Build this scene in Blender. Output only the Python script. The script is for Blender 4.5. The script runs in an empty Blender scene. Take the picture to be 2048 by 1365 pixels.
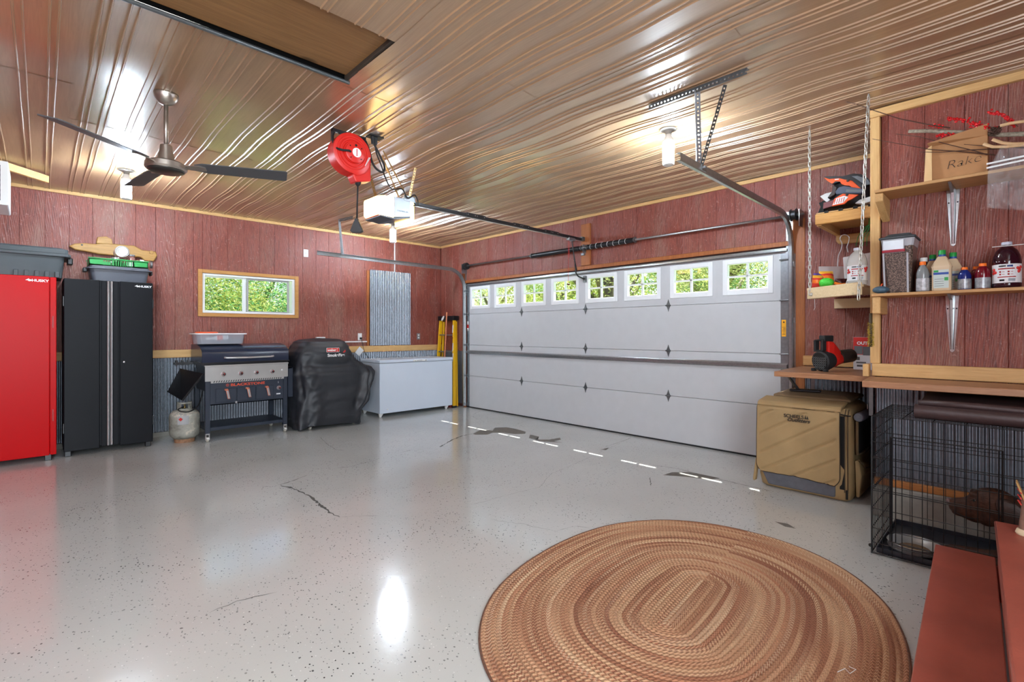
import bpy, math, random
from mathutils import Vector, Matrix, Euler, noise as mno
R = random.Random(7)
sc = bpy.context.scene
C = sc.collection
PI = math.pi
# ------------------------------------------------------------------ camera, world, sun, exposure
F_PX, YAW, EYE, HOR = 978.0, math.radians(46.09), 1.30, 666.0
cam = bpy.data.cameras.new('camera'); co = bpy.data.objects.new('camera', cam); C.objects.link(co)
co.location = (0, 0, EYE); co.rotation_euler = (PI/2, 0, YAW - PI/2)
cam.sensor_width = 36; cam.lens = F_PX/2048*36; cam.shift_y = (HOR-682.5)/2048; cam.clip_start = .02
sc.camera = co
w = bpy.data.worlds.new('world'); sc.world = w; w.use_nodes = True
wn = w.node_tree; sky = wn.nodes.new('ShaderNodeTexSky'); sky.sky_type = 'NISHITA'; sky.sun_disc = False
sky.sun_elevation = math.radians(54.8); sky.sun_rotation = math.radians(61); sky.air_density = 1.0; sky.dust_density = 1.0
wn.links.new(sky.outputs[0], wn.nodes['Background'].inputs[0]); wn.nodes['Background'].inputs[1].default_value = 0.20
SUN = 22.0; BULB = 470.0; OPENER = 6.5; FILL = 290.0
sl = bpy.data.lights.new('sun', 'SUN'); so = bpy.data.objects.new('sun', sl); C.objects.link(so)
sl.energy = SUN; sl.angle = math.radians(.53); sl.color = (1, .96, .9)
so.rotation_euler = Vector((-1.08, -.6, -1.75)).to_track_quat('-Z', 'Y').to_euler()
al = bpy.data.lights.new('rear_fill', 'AREA'); ao = bpy.data.objects.new('rear_fill', al); C.objects.link(ao)  # unseen fill lamp added behind the camera to brighten the room
al.shape = 'RECTANGLE'; al.size = 3.4; al.size_y = 2.0; al.energy = FILL; al.color = (.80, .92, 1); ao.location = (-.85, -1.585, 1.6); ao.rotation_euler = (PI/2, 0, 0)
sc.view_settings.view_transform = 'Standard'; sc.view_settings.look = 'None'
sc.view_settings.exposure = 0.34; sc.view_settings.gamma = 1; sc.view_settings.use_curve_mapping = False

# ------------------------------------------------------------------ helpers
FW = Vector((math.cos(YAW), math.sin(YAW), 0)); RT = Vector((math.sin(YAW), -math.cos(YAW), 0))
def _ray(x): return FW + RT*((x-1024)/F_PX)
def aX(x, y, X):                      # measured photo point -> point on the plane x = X
    d = _ray(x); D = X/d.x; return Vector((X, d.y*D, EYE-(y-HOR)*D/F_PX))
def aY(x, y, Y):
    d = _ray(x); D = Y/d.y; return Vector((d.x*D, Y, EYE-(y-HOR)*D/F_PX))
def aZ(x, y, z):
    D = F_PX*(EYE-z)/(y-HOR); d = _ray(x); return Vector((d.x*D, d.y*D, z))
def lin(c): return tuple(((v/255)/12.92 if v/255 <= .04045 else ((v/255+.055)/1.055)**2.4) for v in c[:3])+(1,)

class MB:
    def __init__(s): s.v = []; s.f = []; s.m = []; s.mi = 0; s.uv = None
    def add(s, vs, fs):
        o = len(s.v); s.v += [tuple(p) for p in vs]; s.f += [tuple(i+o for i in f) for f in fs]; s.m += [s.mi]*len(fs); return s
    def mat(s, i): s.mi = i; return s
    def box(s, x0, x1, y0, y1, z0, z1):
        return s.add([(x0,y0,z0),(x1,y0,z0),(x1,y1,z0),(x0,y1,z0),(x0,y0,z1),(x1,y0,z1),(x1,y1,z1),(x0,y1,z1)],
                     [(3,2,1,0),(4,5,6,7),(0,1,5,4),(1,2,6,5),(2,3,7,6),(3,0,4,7)])
    def obox(s, c, size, rot=(0,0,0)):
        M = Euler(rot).to_matrix(); c = Vector(c); a, b, d = size[0]/2, size[1]/2, size[2]/2
        P = [c+M@Vector(p) for p in ((-a,-b,-d),(a,-b,-d),(a,b,-d),(-a,b,-d),(-a,-b,d),(a,-b,d),(a,b,d),(-a,b,d))]
        return s.add(P, [(3,2,1,0),(4,5,6,7),(0,1,5,4),(1,2,6,5),(2,3,7,6),(3,0,4,7)])
    def loft(s, secs, cap=True, close=False):
        n = len(secs[0]); o = []; F = []
        for q in secs: o += list(q)
        m = len(secs)
        for i in range(m if close else m-1):
            j = (i+1) % m
            for k in range(n): F.append((i*n+k, i*n+(k+1) % n, j*n+(k+1) % n, j*n+k))
        if cap and not close: F.append(tuple(reversed(range(n)))); F.append(tuple((m-1)*n+k for k in range(n)))
        return s.add(o, F)
    def cyl(s, p0, p1, r0, r1=None, n=14, cap=True):
        p0 = Vector(p0); p1 = Vector(p1); r1 = r0 if r1 is None else r1
        z = (p1-p0).normalized(); x = z.orthogonal().normalized(); y = z.cross(x)
        if r1 == 0: r1 = 1e-4
        return s.loft([[p+x*(r*math.cos(2*PI*k/n))+y*(r*math.sin(2*PI*k/n)) for k in range(n)] for p, r in ((p0,r0),(p1,r1))], cap)
    def tube(s, pts, r, n=6, close=False, rs=None):
        P = [Vector(p) for p in pts]; m = len(P); secs = []; x = None
        for i in range(m):
            a = P[(i-1) % m] if (i > 0 or close) else P[0]; b = P[(i+1) % m] if (i < m-1 or close) else P[-1]
            z = (b-a).normalized()
            if x is None: x = z.orthogonal().normalized()
            x = (x-z*x.dot(z)); x = x.normalized() if x.length > 1e-6 else z.orthogonal().normalized()
            y = z.cross(x); rr = rs[i] if rs else r
            secs.append([P[i]+x*(rr*math.cos(2*PI*k/n))+y*(rr*math.sin(2*PI*k/n)) for k in range(n)])
        return s.loft(secs, True, close)
    def lathe(s, c, prof, n=24, axis=(0,0,1), cap=True, sx=1, sy=1):
        c = Vector(c); z = Vector(axis).normalized()
        if abs(z.z) > .999: x = Vector((1,0,0)); y = Vector((0,1,0))*(1 if z.z > 0 else -1)
        else: x = z.orthogonal().normalized(); y = z.cross(x)
        return s.loft([[c+z*h+x*(max(r,1e-4)*sx*math.cos(2*PI*k/n))+y*(max(r,1e-4)*sy*math.sin(2*PI*k/n)) for k in range(n)] for r, h in prof], cap)
    def prism(s, poly, ax, a, b):      # poly in the two other axes, extruded along ax from a to b
        def P(u, v, t): return {'x': (t,u,v), 'y': (u,t,v), 'z': (u,v,t)}[ax]
        return s.loft([[P(u,v,a) for u, v in poly], [P(u,v,b) for u, v in poly]])
    def sphere(s, c, r, n=16, m=10):
        if not hasattr(r, '__len__'): r = (r,r,r)
        return s.loft([[(c[0]+r[0]*math.sin(t)*math.cos(2*PI*k/n), c[1]+r[1]*math.sin(t)*math.sin(2*PI*k/n), c[2]-r[2]*math.cos(t)) for k in range(n)]
                       for t in [max(.02, min(PI-.02, PI*i/m)) for i in range(m+1)]])
    def rbox(s, x0, x1, y0, y1, z0, z1, r=.02, k=3, taper=0.0):     # box with rounded vertical corners, taper = inset of the bottom
        def ring(z, i):
            out = []
            for cx, cy, a0 in ((x1-r,y1-r,0),(x0+r,y1-r,PI/2),(x0+r,y0+r,PI),(x1-r,y0+r,1.5*PI)):
                for q in range(k+1):
                    a = a0+PI/2*q/k; out.append((cx+(r)*math.cos(a)-(i if cx > (x0+x1)/2 else -i), cy+r*math.sin(a)-(i if cy > (y0+y1)/2 else -i), z))
            return out
        return s.loft([ring(z0, taper), ring(z1, 0)])

def sm_(pts, k=6):
    P = [Vector(p) for p in pts]; P = [P[0]*2-P[1]]+P+[P[-1]*2-P[-2]]; out = []
    for i in range(1, len(P)-2):
        for j in range(k):
            t = j/k; a, b, c, d = P[i-1:i+3]; out.append(.5*((2*b)+(c-a)*t+(2*a-5*b+4*c-d)*t*t+(3*b-a-3*c+d)*t**3))
    return out+[P[-2]]
ORG = {}
def tagit(o, label=None, cat=None, group=None, kind=None):
    for k, v in (('label',label),('category',cat),('group',group),('kind',kind)):
        if v: o[k] = v
    return o
def thing(name, label, cat, loc=(0,0,0), group=None, kind=None):
    o = bpy.data.objects.new(name, None); C.objects.link(o); o.location = loc; o.empty_display_size = .05
    ORG[o] = Vector(loc); return tagit(o, label, cat, group, kind)
def mesh_of(name, mb, mats, org=Vector((0,0,0)), smooth=False):
    me = bpy.data.meshes.new(name); me.from_pydata([(a-org.x, b-org.y, c-org.z) for a, b, c in mb.v], [], mb.f)
    if not isinstance(mats, (list, tuple)): mats = [mats]
    for m in mats: me.materials.append(m)
    me.polygons.foreach_set('material_index', mb.m)
    if smooth: me.polygons.foreach_set('use_smooth', [True]*len(mb.f))
    me.update(); return me
def fixn(me):
    import bmesh
    b = bmesh.new(); b.from_mesh(me); bmesh.ops.recalc_face_normals(b, faces=b.faces); b.to_mesh(me); b.free()
def add(name, mb, mats, parent=None, smooth=False, bevel=0, seg=1, label=None, cat=None, group=None, kind=None, org=None, auto=None, fix=True):
    if parent is None:
        if org is None: 
            xs = [p[0] for p in mb.v]; ys = [p[1] for p in mb.v]; zs = [p[2] for p in mb.v]
            org = Vector(((min(xs)+max(xs))/2, (min(ys)+max(ys))/2, min(zs)))
        org = Vector(org)
    else: org = ORG[parent]
    me = mesh_of(name, mb, mats, org, smooth)
    if fix: fixn(me)
    o = bpy.data.objects.new(name, me); C.objects.link(o); ORG[o] = org
    if parent is None: o.location = org
    else: o.parent = parent
    if bevel:
        b = o.modifiers.new('bevel', 'BEVEL'); b.width = bevel; b.segments = seg; b.limit_method = 'ANGLE'; b.angle_limit = .7
    if auto:
        me.polygons.foreach_set('use_smooth', [True]*len(me.polygons)); me.set_sharp_from_angle(angle=auto)
    return tagit(o, label, cat, group, kind)
def copy_tree(o, dloc=None, parent=None, label=None):
    c = o.copy(); C.objects.link(c)
    if parent: c.parent = parent
    if dloc: c.location = o.location+Vector(dloc)
    if label: c['label'] = label
    ORG[c] = Vector(c.location)
    for ch in list(o.children): copy_tree(ch, None, c)
    return c
DG = None
def text(name, s, p, size, mat, parent, face='-Y', ext=.0008, align='LEFT', sx=1.0, roll=0.0, shear=0.0, bold=0.0, label=None, yaw=0.0):
    cu = bpy.data.curves.new(name, 'FONT'); cu.body = s; cu.size = size; cu.extrude = ext; cu.align_x = align; cu.shear = shear; cu.offset = bold
    t = bpy.data.objects.new(name, cu); C.objects.link(t)
    bpy.context.view_layer.update(); dg = bpy.context.evaluated_depsgraph_get()
    me = bpy.data.meshes.new_from_object(t.evaluated_get(dg)); bpy.data.objects.remove(t)
    rot = {'-Y': Euler((PI/2,0,yaw)), '-X': Euler((PI/2,0,-PI/2+yaw)), '+Z': Euler((0,0,yaw))}[face].to_matrix().to_4x4()
    me.transform(Matrix.Translation(Vector(p)-ORG[parent])@rot@Matrix.Rotation(roll,4,'Z')@Matrix.Diagonal((sx,1,1,1)))
    me.materials.clear(); me.materials.append(mat)
    o = bpy.data.objects.new(name, me); C.objects.link(o); o.parent = parent; ORG[o] = ORG[parent]
    if label: o['label'] = label
    return o

# ------------------------------------------------------------------ materials
class NT:
    def __init__(s, name):
        s.m = bpy.data.materials.new(name); s.m.use_nodes = True; s.t = s.m.node_tree; s.b = s.t.nodes['Principled BSDF']
        s.pos = s.t.nodes.new('ShaderNodeNewGeometry').outputs['Position']
    def n(s, t, **k):
        q = s.t.nodes.new(t)
        for a, v in k.items(): setattr(q, a, v)
        return q
    def l(s, a, b): s.t.links.new(a, b)
    def map(s, sc=(1,1,1), rot=(0,0,0), vec=None):
        q = s.n('ShaderNodeMapping'); q.inputs['Scale'].default_value = sc; q.inputs['Rotation'].default_value = rot; s.l(vec or s.pos, q.inputs[0]); return q.outputs[0]
    def noise(s, scale=5, sc=(1,1,1), detail=3, rough=.5, dist=0, vec=None):
        q = s.n('ShaderNodeTexNoise'); q.inputs['Scale'].default_value = scale; q.inputs['Detail'].default_value = detail
        q.inputs['Roughness'].default_value = rough; q.inputs['Distortion'].default_value = dist; s.l(s.map(sc, vec=vec), q.inputs['Vector']); return q.outputs['Fac']
    def ramp(s, fac, stops, interp='LINEAR'):
        q = s.n('ShaderNodeValToRGB'); e = q.color_ramp.elements; q.color_ramp.interpolation = interp
        while len(e) < len(stops): e.new(.5)
        for i, (p, c) in enumerate(stops): e[i].position = p; e[i].color = c if len(c) == 4 else tuple(c)+(1,)
        s.l(fac, q.inputs[0]); return q.outputs[0]
    def mix(s, fac, a, b, mode='MIX'):
        q = s.n('ShaderNodeMix', data_type='RGBA', blend_type=mode)
        for sock, v in ((q.inputs[0],fac),(q.inputs[6],a),(q.inputs[7],b)):
            if isinstance(v, (int,float,tuple)): sock.default_value = v
            else: s.l(v, sock)
        return q.outputs[2]
    def math(s, op, a, b=0, c=0):
        q = s.n('ShaderNodeMath', operation=op)
        for i, v in enumerate((a,b,c)):
            if isinstance(v, (int,float)): q.inputs[i].default_value = v
            else: s.l(v, q.inputs[i])
        return q.outputs[0]
    def bump(s, h, strength=.3, dist=.01):
        q = s.n('ShaderNodeBump'); q.inputs['Strength'].default_value = strength; q.inputs['Distance'].default_value = dist
        s.l(h, q.inputs['Height']); s.l(q.outputs[0], s.b.inputs['Normal'])
    def set(s, **k):
        for a, v in k.items():
            i = s.b.inputs[a.replace('_', ' ')]
            if isinstance(v, (int,float,tuple)): i.default_value = v
            else: s.l(v, i)
        return s
def plain(name, rgb, rough=.5, metal=0, var=.0, vs=20, bump=0, bs=60, **k):
    t = NT(name); c = lin(rgb)
    if var:
        d = tuple(max(0, x*(1-var)) for x in c[:3])+(1,); e = tuple(min(1, x*(1+var)) for x in c[:3])+(1,)
        t.set(Base_Color=t.ramp(t.noise(vs, detail=4), [(.3,d),(.7,e)]))
    else: t.set(Base_Color=c)
    t.set(Roughness=rough, Metallic=metal)
    if bump: t.bump(t.noise(bs, detail=3), bump, .004)
    for a, v in k.items(): t.set(**{a: v})
    return t.m
def wood(name, lo, hi, axis='y', rough=.55, knots=True, scale=1.0, bump=.15):
    t = NT(name); s = {'x': (1.2,22,22), 'y': (22,1.2,22), 'z': (22,22,1.2)}[axis]; s = tuple(v*scale for v in s)
    g = t.noise(3, s, 5, .6, 1.2); f = t.noise(14, s, 3, .6, .5)
    col = t.ramp(g, [(.25,lin(lo)),(.75,lin(hi))]); col = t.mix(t.math('MULTIPLY', f, .35), col, lin(tuple(v*.62 for v in lo)))
    if knots:
        v = t.n('ShaderNodeTexVoronoi'); v.inputs['Scale'].default_value = 5*scale; v.inputs['Randomness'].default_value = 1
        t.l(t.map(tuple((.6 if a == axis else 1) for a in 'xyz')), v.inputs['Vector'])
        col = t.mix(t.ramp(v.outputs['Distance'], [(.0,(.85,)*3),(.055,(.55,)*3),(.09,(0,0,0))]), col, lin(tuple(x*.45 for x in lo)))
    t.set(Base_Color=col, Roughness=rough); t.bump(f, bump, .002); return t.m
def emis(name, rgb, st):
    t = NT(name); t.set(Base_Color=lin(rgb), Emission_Color=lin(rgb), Emission_Strength=st); return t.m

def m_wall():
    t = NT('red_stained_wood_paneling')
    g = t.noise(4, (14,14,.9), 4, .6, 2.2); f = t.noise(9, (38,38,1.8), 4, .65, .4); big = t.noise(1.6, (2.2,2.2,.8), 2, .5, .6)
    red = t.ramp(g, [(.3,lin((94,35,26))),(.5,lin((127,56,43))),(.72,lin((150,79,60)))])
    gray = t.ramp(f, [(.3,lin((98,64,52))),(.7,lin((158,124,106)))])
    col = t.mix(t.ramp(t.math('ADD', t.math('MULTIPLY', big, .55), t.math('MULTIPLY', f, .5)), [(.52,(0,0,0)),(.68,(.65,.65,.65))]), red, gray)
    wv = t.n('ShaderNodeTexWave', wave_type='BANDS', bands_direction='DIAGONAL'); wv.inputs['Scale'].default_value = 9; wv.inputs['Distortion'].default_value = 12; wv.inputs['Detail'].default_value = 2.5; wv.inputs['Detail Scale'].default_value = .55; wv.inputs['Detail Roughness'].default_value = .45
    t.l(t.map((4.5,4.5,.42)), wv.inputs['Vector'])
    pm = t.noise(1.3, (3,3,.9), 1)
    line = t.math('MULTIPLY', t.ramp(wv.outputs['Fac'], [(.80,(0,0,0)),(.96,(.38,.38,.38))]), t.ramp(pm, [(.45,(.12,)*3),(.6,(1,1,1))]))
    col = t.mix(line, col, lin((178,146,140)))
    sc_ = t.noise(7, (9,9,85), 2, .5, .3); col = t.mix(t.ramp(sc_, [(.66,(0,0,0)),(.71,(.55,.55,.55))]), col, lin((192,150,140)))
    sq = t.noise(26, (1.1,1.1,.8), 2, .5, 1.5); col = t.mix(t.ramp(sq, [(.66,(0,0,0)),(.70,(.40,.40,.40))]), col, lin((186,140,130)))
    t.set(Base_Color=col, Roughness=.5); t.bump(t.math('ADD', wv.outputs['Fac'], t.math('MULTIPLY', f, 1.5)), .3, .003); return t.m
def m_ceiling():
    t = NT('wood_print_metal_ceiling')
    g = t.noise(3, (16,.7,3), 5, .62, 1.5); b = t.noise(1.1, (1.5,.8,1), 3, .5, .8)
    col = t.ramp(g, [(.25,lin((154,120,86))),(.5,lin((168,132,96))),(.8,lin((182,146,108)))])
    col = t.mix(t.ramp(b, [(.35,(.4,.4,.4)),(.65,(0,0,0))]), col, lin((142,112,84)))
    t.set(Base_Color=col, Metallic=.10, Roughness=.32, Specular_IOR_Level=.9, Coat_Weight=1.0, Coat_IOR=2.0, Coat_Roughness=.27)
    t.bump(t.noise(1.3, (1.0,1.0,1), 1, .4), .22, .03); return t.m
def m_floor():
    t = NT('speckled_gray_epoxy')
    base = t.ramp(t.noise(.9, detail=3), [(.3,lin((192,193,189))),(.7,lin((203,203,200)))])
    def flecks(scale, lo, size, seed):
        v = t.n('ShaderNodeTexVoronoi'); v.inputs['Scale'].default_value = scale; v.inputs['Randomness'].default_value = 1
        t.l(t.map((1,.78,1), (0,0,seed)), v.inputs['Vector'])
        s = t.n('ShaderNodeSeparateColor'); t.l(v.outputs['Color'], s.inputs[0])
        near = t.math('LESS_THAN', v.outputs['Distance'], t.math('MULTIPLY', s.outputs[1], size)); pick = t.math('GREATER_THAN', s.outputs[0], lo)
        return t.math('MULTIPLY', near, pick)
    dens = t.ramp(t.noise(1.7, detail=3), [(.40,(.25,)*3),(.62,(1,)*3)])
    col = t.mix(t.math('MULTIPLY', flecks(58, .46, .28, .6), dens), base, lin((84,84,84)))
    col = t.mix(t.math('MULTIPLY', flecks(78, .46, .27, 1.9), dens), col, lin((60,60,62)))
    col = t.mix(flecks(70, .72, .20, 2.7), col, lin((226,226,222)))
    t.set(Base_Color=col, Roughness=t.ramp(t.noise(2.5, detail=4), [(.3,(.12,)*3),(.7,(.20,)*3)]), Coat_Weight=.35, Coat_Roughness=.10)
    t.bump(t.noise(26, detail=3), .055, .01); return t.m
def m_galv(name='galvanized_metal', rgb=(150,154,158), rough=.34, metal=.85):
    t = NT(name); v = t.n('ShaderNodeTexVoronoi'); v.inputs['Scale'].default_value = 38; t.l(t.pos, v.inputs['Vector'])
    c = t.mix(t.math('MULTIPLY', v.outputs['Distance'], .5), lin(rgb), lin(tuple(x*.78 for x in rgb)))
    t.set(Base_Color=c, Metallic=metal, Roughness=rough); return t.m
def m_rug():
    t = NT('braided_wool'); uv = t.n('ShaderNodeUVMap').outputs[0]; s = t.n('ShaderNodeSeparateXYZ'); t.l(uv, s.inputs[0])
    u, v = s.outputs[0], s.outputs[1]; ring = t.math('FLOOR', v); fr = t.math('SUBTRACT', v, ring)
    tri = t.math('ABSOLUTE', t.math('SUBTRACT', fr, .5))
    ph = t.math('ADD', t.math('MULTIPLY', u, 46), t.math('ADD', t.math('MULTIPLY', tri, 1.3), t.math('MULTIPLY', ring, .5)))
    strand = t.math('GREATER_THAN', t.math('SINE', t.math('MULTIPLY', ph, 2*PI)), .0)
    def pal(scale_u, off, stops, rs=.43):
        c = t.n('ShaderNodeCombineXYZ'); t.l(t.math('MULTIPLY', u, scale_u), c.inputs[0]); t.l(t.math('ADD', t.math('MULTIPLY', ring, rs), off), c.inputs[1])
        q = t.n('ShaderNodeTexNoise'); q.inputs['Scale'].default_value = 1; q.inputs['Detail'].default_value = 2; t.l(c.outputs[0], q.inputs['Vector']); return t.ramp(q.outputs['Fac'], stops)
    A = pal(.45, 0, [(.3,lin((126,74,54))),(.42,lin((160,108,78))),(.5,lin((206,166,128))),(.62,lin((182,126,94))),(.7,lin((128,78,58)))], .61)
    B = pal(.45, 9.3, [(.3,lin((222,190,152))),(.45,lin((188,142,106))),(.55,lin((146,92,68))),(.68,lin((228,196,160)))], .61); solid = pal(.7, 4.1, [(.52,(0,0,0)),(.60,(.92,.92,.92))], .37); strand = t.math('MULTIPLY', strand, t.math('SUBTRACT', 1, solid))
    col = t.mix(strand, A, B); nz = t.noise(160, detail=2)
    col = t.mix(t.math('MULTIPLY', nz, .25), col, lin((110,66,48)))
    t.set(Base_Color=col, Roughness=.95); t.bump(t.math('ADD', t.math('SINE', t.math('MULTIPLY', ph, 2*PI)), nz), .5, .004); return t.m
def m_glass(name='window_glass', rough=0.0, tint=(.97,.99,.98,1)):
    t = NT(name); t.set(Base_Color=tint, Roughness=rough, IOR=1.45, Transmission_Weight=1.0)
    g = t.n('ShaderNodeBsdfTransparent'); g.inputs[0].default_value = tint; gl = t.n('ShaderNodeBsdfGlossy'); gl.inputs['Roughness'].default_value = .02
    mx = t.n('ShaderNodeMixShader'); fr = t.n('ShaderNodeLayerWeight'); fr.inputs[0].default_value = .35
    t.l(t.math('MULTIPLY_ADD', t.math('POWER', fr.outputs['Facing'], 3), .35, .03), mx.inputs[0]); t.l(g.outputs[0], mx.inputs[1]); t.l(gl.outputs[0], mx.inputs[2])
    t.l(mx.outputs[0], t.t.nodes['Material Output'].inputs[0]); return t.m
def m_film(name, tint=(.9,.92,.93,1), alpha=.3, rough=.15):
    t = NT(name); t.set(Base_Color=tint, Roughness=rough, Alpha=alpha, Specular_IOR_Level=.8); return t.m
def m_leaf(name, a, b):
    t = NT(name); oi = t.n('ShaderNodeObjectInfo')
    col = t.ramp(t.noise(1.3, detail=3, rough=.7), [(.32,lin(a)),(.66,lin(b))])
    d = t.n('ShaderNodeBsdfDiffuse'); tr = t.n('ShaderNodeBsdfTranslucent'); mx = t.n('ShaderNodeMixShader'); mx.inputs[0].default_value = .5
    t.l(col, d.inputs[0]); t.l(col, tr.inputs[0]); t.l(d.outputs[0], mx.inputs[1]); t.l(tr.outputs[0], mx.inputs[2]); t.l(mx.outputs[0], t.t.nodes['Material Output'].inputs[0]); return t.m

WALL = m_wall(); WALLB = plain('wall_sheathing', (84,46,42), .8); CEIL = m_ceiling(); FLOOR = m_floor(); GALV = m_galv(); RUG = m_rug(); GLASS = m_glass()
CORR = m_galv('corrugated_steel', (132,138,148), .36, .8); STEEL = m_galv('track_steel', (176,180,182), .28, .9); DGALV = m_galv('dull_steel', (118,122,124), .42, .8)
PINEX = wood('pine_along_x', (206,158,96), (232,190,130), 'x'); PINEY = wood('pine_along_y', (206,158,96), (232,190,130), 'y'); PINEZ = wood('pine_along_z', (206,158,96), (230,188,128), 'z')
PALE = wood('pale_pine', (216,186,140), (238,214,172), 'y'); STAINY = wood('stained_wood_y', (160,96,44), (196,128,66), 'y'); STAINZ = wood('stained_wood_z', (142,76,32), (188,112,54), 'z')
OAKX = wood('window_casing_wood', (186,128,62), (212,156,88), 'x', knots=False)
PLY = wood('hatch_plywood', (120,84,48), (156,114,70), 'x', .5, True, .5); BUTCH = wood('butcher_block', (156,104,70), (196,146,108), 'y', .4, False)
SHELFW = wood('shelf_board', (186,136,84), (214,168,112), 'y', .55, False)
BLACK = plain('black_paint', (22,22,26), .35); CAB = plain('black_cabinet_paint', (15,16,21), .42, 0, .1, 3, .05, 200, Specular_IOR_Level=.14); RED = plain('red_cabinet_paint', (190,0,6), .34, Specular_IOR_Level=.12)
DARK = plain('dark_gap', (10,9,8), .8); WHITE = plain('white_vinyl', (236,238,240), .35); DOOR = plain('door_panel_paint', (196,197,200), .42, 0, .02, 8, .12, 90)
RUBBER = plain('rubber', (26,26,28), .7); CHROME = plain('brushed_steel', (204,204,206), .32, .85); STAIN = plain('stainless', (196,196,194), .32, .65, .05, 6)
NICKEL = plain('brushed_nickel', (176,166,156), .33, .9); CONC = plain('concrete', (150,146,138), .8, 0, .15, 12, .3, 40); PLWHITE = plain('white_plastic', (228,228,226), .4)
GRAYPL = plain('dark_gray_plastic', (62,68,72), .5, 0, .06, 8); GRAYPL2 = plain('slate_plastic', (84,88,98), .42); ORANGE = plain('orange_plastic', (238,84,20), .4); GREENPL = plain('green_plastic', (20,140,62), .42)
REDPL = plain('red_plastic', (206,36,28), .4); NAVY = plain('navy_powder_coat', (38,46,60), .42); COPPER = plain('copper_trim', (200,120,96), .35, .5)
WIRE = plain('black_wire', (16,16,18), .4, .2); PAPER = plain('white_paper', (222,222,224), .6); INK = plain('black_ink', (24,24,26), .6); INKR = plain('red_ink', (196,38,34), .6); INKW = plain('white_ink', (238,238,238), .5)
INKO = plain('orange_ink', (214,78,44), .5); CARD = plain('cardboard', (176,128,84), .8, 0, .06, 14); FUR = None

def perf(mb, p0, p1, wdir, w=.03, t=.003, pitch=.025, hole=.011):     # perforated strip: two rails and bars between square holes
    p0 = Vector(p0); p1 = Vector(p1); d = (p1-p0); L = d.length; d.normalize(); wd = Vector(wdir).normalized(); nd = d.cross(wd).normalized()
    def bar(a, b, c0, c1):
        P = [p0+d*i+wd*j+nd*k for i in (a,b) for j in (c0,c1) for k in (0,t)]
        mb.add(P, [(0,1,3,2),(4,6,7,5),(0,4,5,1),(2,3,7,6),(0,2,6,4),(1,5,7,3)])
    e = (w-hole)/2; bar(0, L, 0, e); bar(0, L, w-e, w)
    n = max(1, int(L/pitch)); q = L/n
    for i in range(n): bar(i*q, i*q+q-hole, e, w-e)
def corr(mb, ax, a0, a1, z0, z1, pos, pitch=.0325, amp=.005, sgn=-1, steps=6):
    n = int((a1-a0)/pitch*steps); P = []
    for i in range(n+1):
        a = a0+(a1-a0)*i/n; h = pos+sgn*(amp+amp*math.cos(2*PI*a/pitch))
        for z in (z0, z1): P.append((a,h,z) if ax == 'x' else (h,a,z))
    return mb.add(P, [(2*i, 2*i+2, 2*i+3, 2*i+1) for i in range(n)])
_pl = {}
def plank(parent, x0, x1, y0, y1, z0, z1, name='plank', mat=None, bev=.002):
    k = (round(x1-x0,4), round(y1-y0,4), round(z1-z0,4), (mat or WALL).name)
    if k not in _pl:
        a, b, c = k[0]/2, k[1]/2, k[2]/2; m = MB(); t = min(a, b); e = .0025
        if a > b: pts = [(-a,-b+e),(-a+e,-b),(a-e,-b),(a,-b+e),(a,b),(-a,b)]
        else: pts = [(-a+e,-b),(a,-b),(a,b),(-a+e,b),(-a,b-e),(-a,-b+e)]
        m.loft([[(u,v,-c) for u, v in pts], [(u,v,c) for u, v in pts]]); _pl[k] = mesh_of(name, m, mat or WALL); fixn(_pl[k])
    o = bpy.data.objects.new(name, _pl[k]); C.objects.link(o); o.parent = parent
    o.location = Vector(((x0+x1)/2, (y0+y1)/2, (z0+z1)/2))-ORG[parent]; ORG[o] = ORG[parent]; return o

# ------------------------------------------------------------------ room shell
XB, YA, ZC, XC, YN = 5.37, 7.486, 2.92, 4.36, .73
X0, Y0 = -2.6, -1.6
fl = add('floor', MB().box(X0-.3, XB+.35, Y0-.3, YA+.3, -.12, 0), FLOOR, kind='structure', org=(0,0,-.12))
def decal(name, pts, mat, h=.0006):
    P = [aZ(x, y, 0) for x, y in pts]; n = len(P)
    m = MB().loft([[(p.x,p.y,.0001) for p in P], [(p.x,p.y,h) for p in P]]); o = add(name, m, mat, fl); return o
def crackline(pts, wid, mat, name='crack'):
    P = [aZ(x, y, 0) for x, y in pts]; Q = []
    for a, b in zip(P, P[1:]):
        k = max(1, int((b-a).length/.03))
        for i in range(k): Q.append(a.lerp(b, i/k)+Vector((R.gauss(0,.004), R.gauss(0,.004), 0)))
    Q.append(P[-1]); L = []; Rr = []
    for i, p in enumerate(Q):
        d = (Q[min(i+1,len(Q)-1)]-Q[max(i-1,0)]).normalized(); n = Vector((-d.y,d.x,0)); s = wid*(.25+R.random())*(1 if 0 < i < len(Q)-1 else .15)
        L.append(p+n*s); Rr.append(p-n*s)
    m = MB(); n = len(L); m.add([(p.x,p.y,.0006) for p in L]+[(p.x,p.y,.0006) for p in Rr], [(i,i+1,n+i+1,n+i) for i in range(n-1)]); add(name, m, mat, fl, fix=False)
BARE = plain('bare_concrete_wear', (112,108,102), .7, 0, .12, 30); CRK = plain('crack_dirt', (78,78,74), .8)
crackline([(555,971),(575,966),(600,957),(614,951)], .006, CRK); crackline([(560,972),(582,976),(604,985),(622,995),(640,1010),(660,1026),(680,1035)], .011, CRK)
crackline([(680,1035),(720,1033),(760,1032)], .002, CRK); crackline([(520,973),(545,975)], .003, CRK); crackline([(420,1226),(470,1203),(510,1195),(555,1185)], .002, CRK)
crackline([(640,875),(655,890),(672,900),(690,901)], .003, CRK); crackline([(672,937),(700,934),(760,918)], .003, CRK); crackline([(800,906),(822,901)], .006, CRK)
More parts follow.
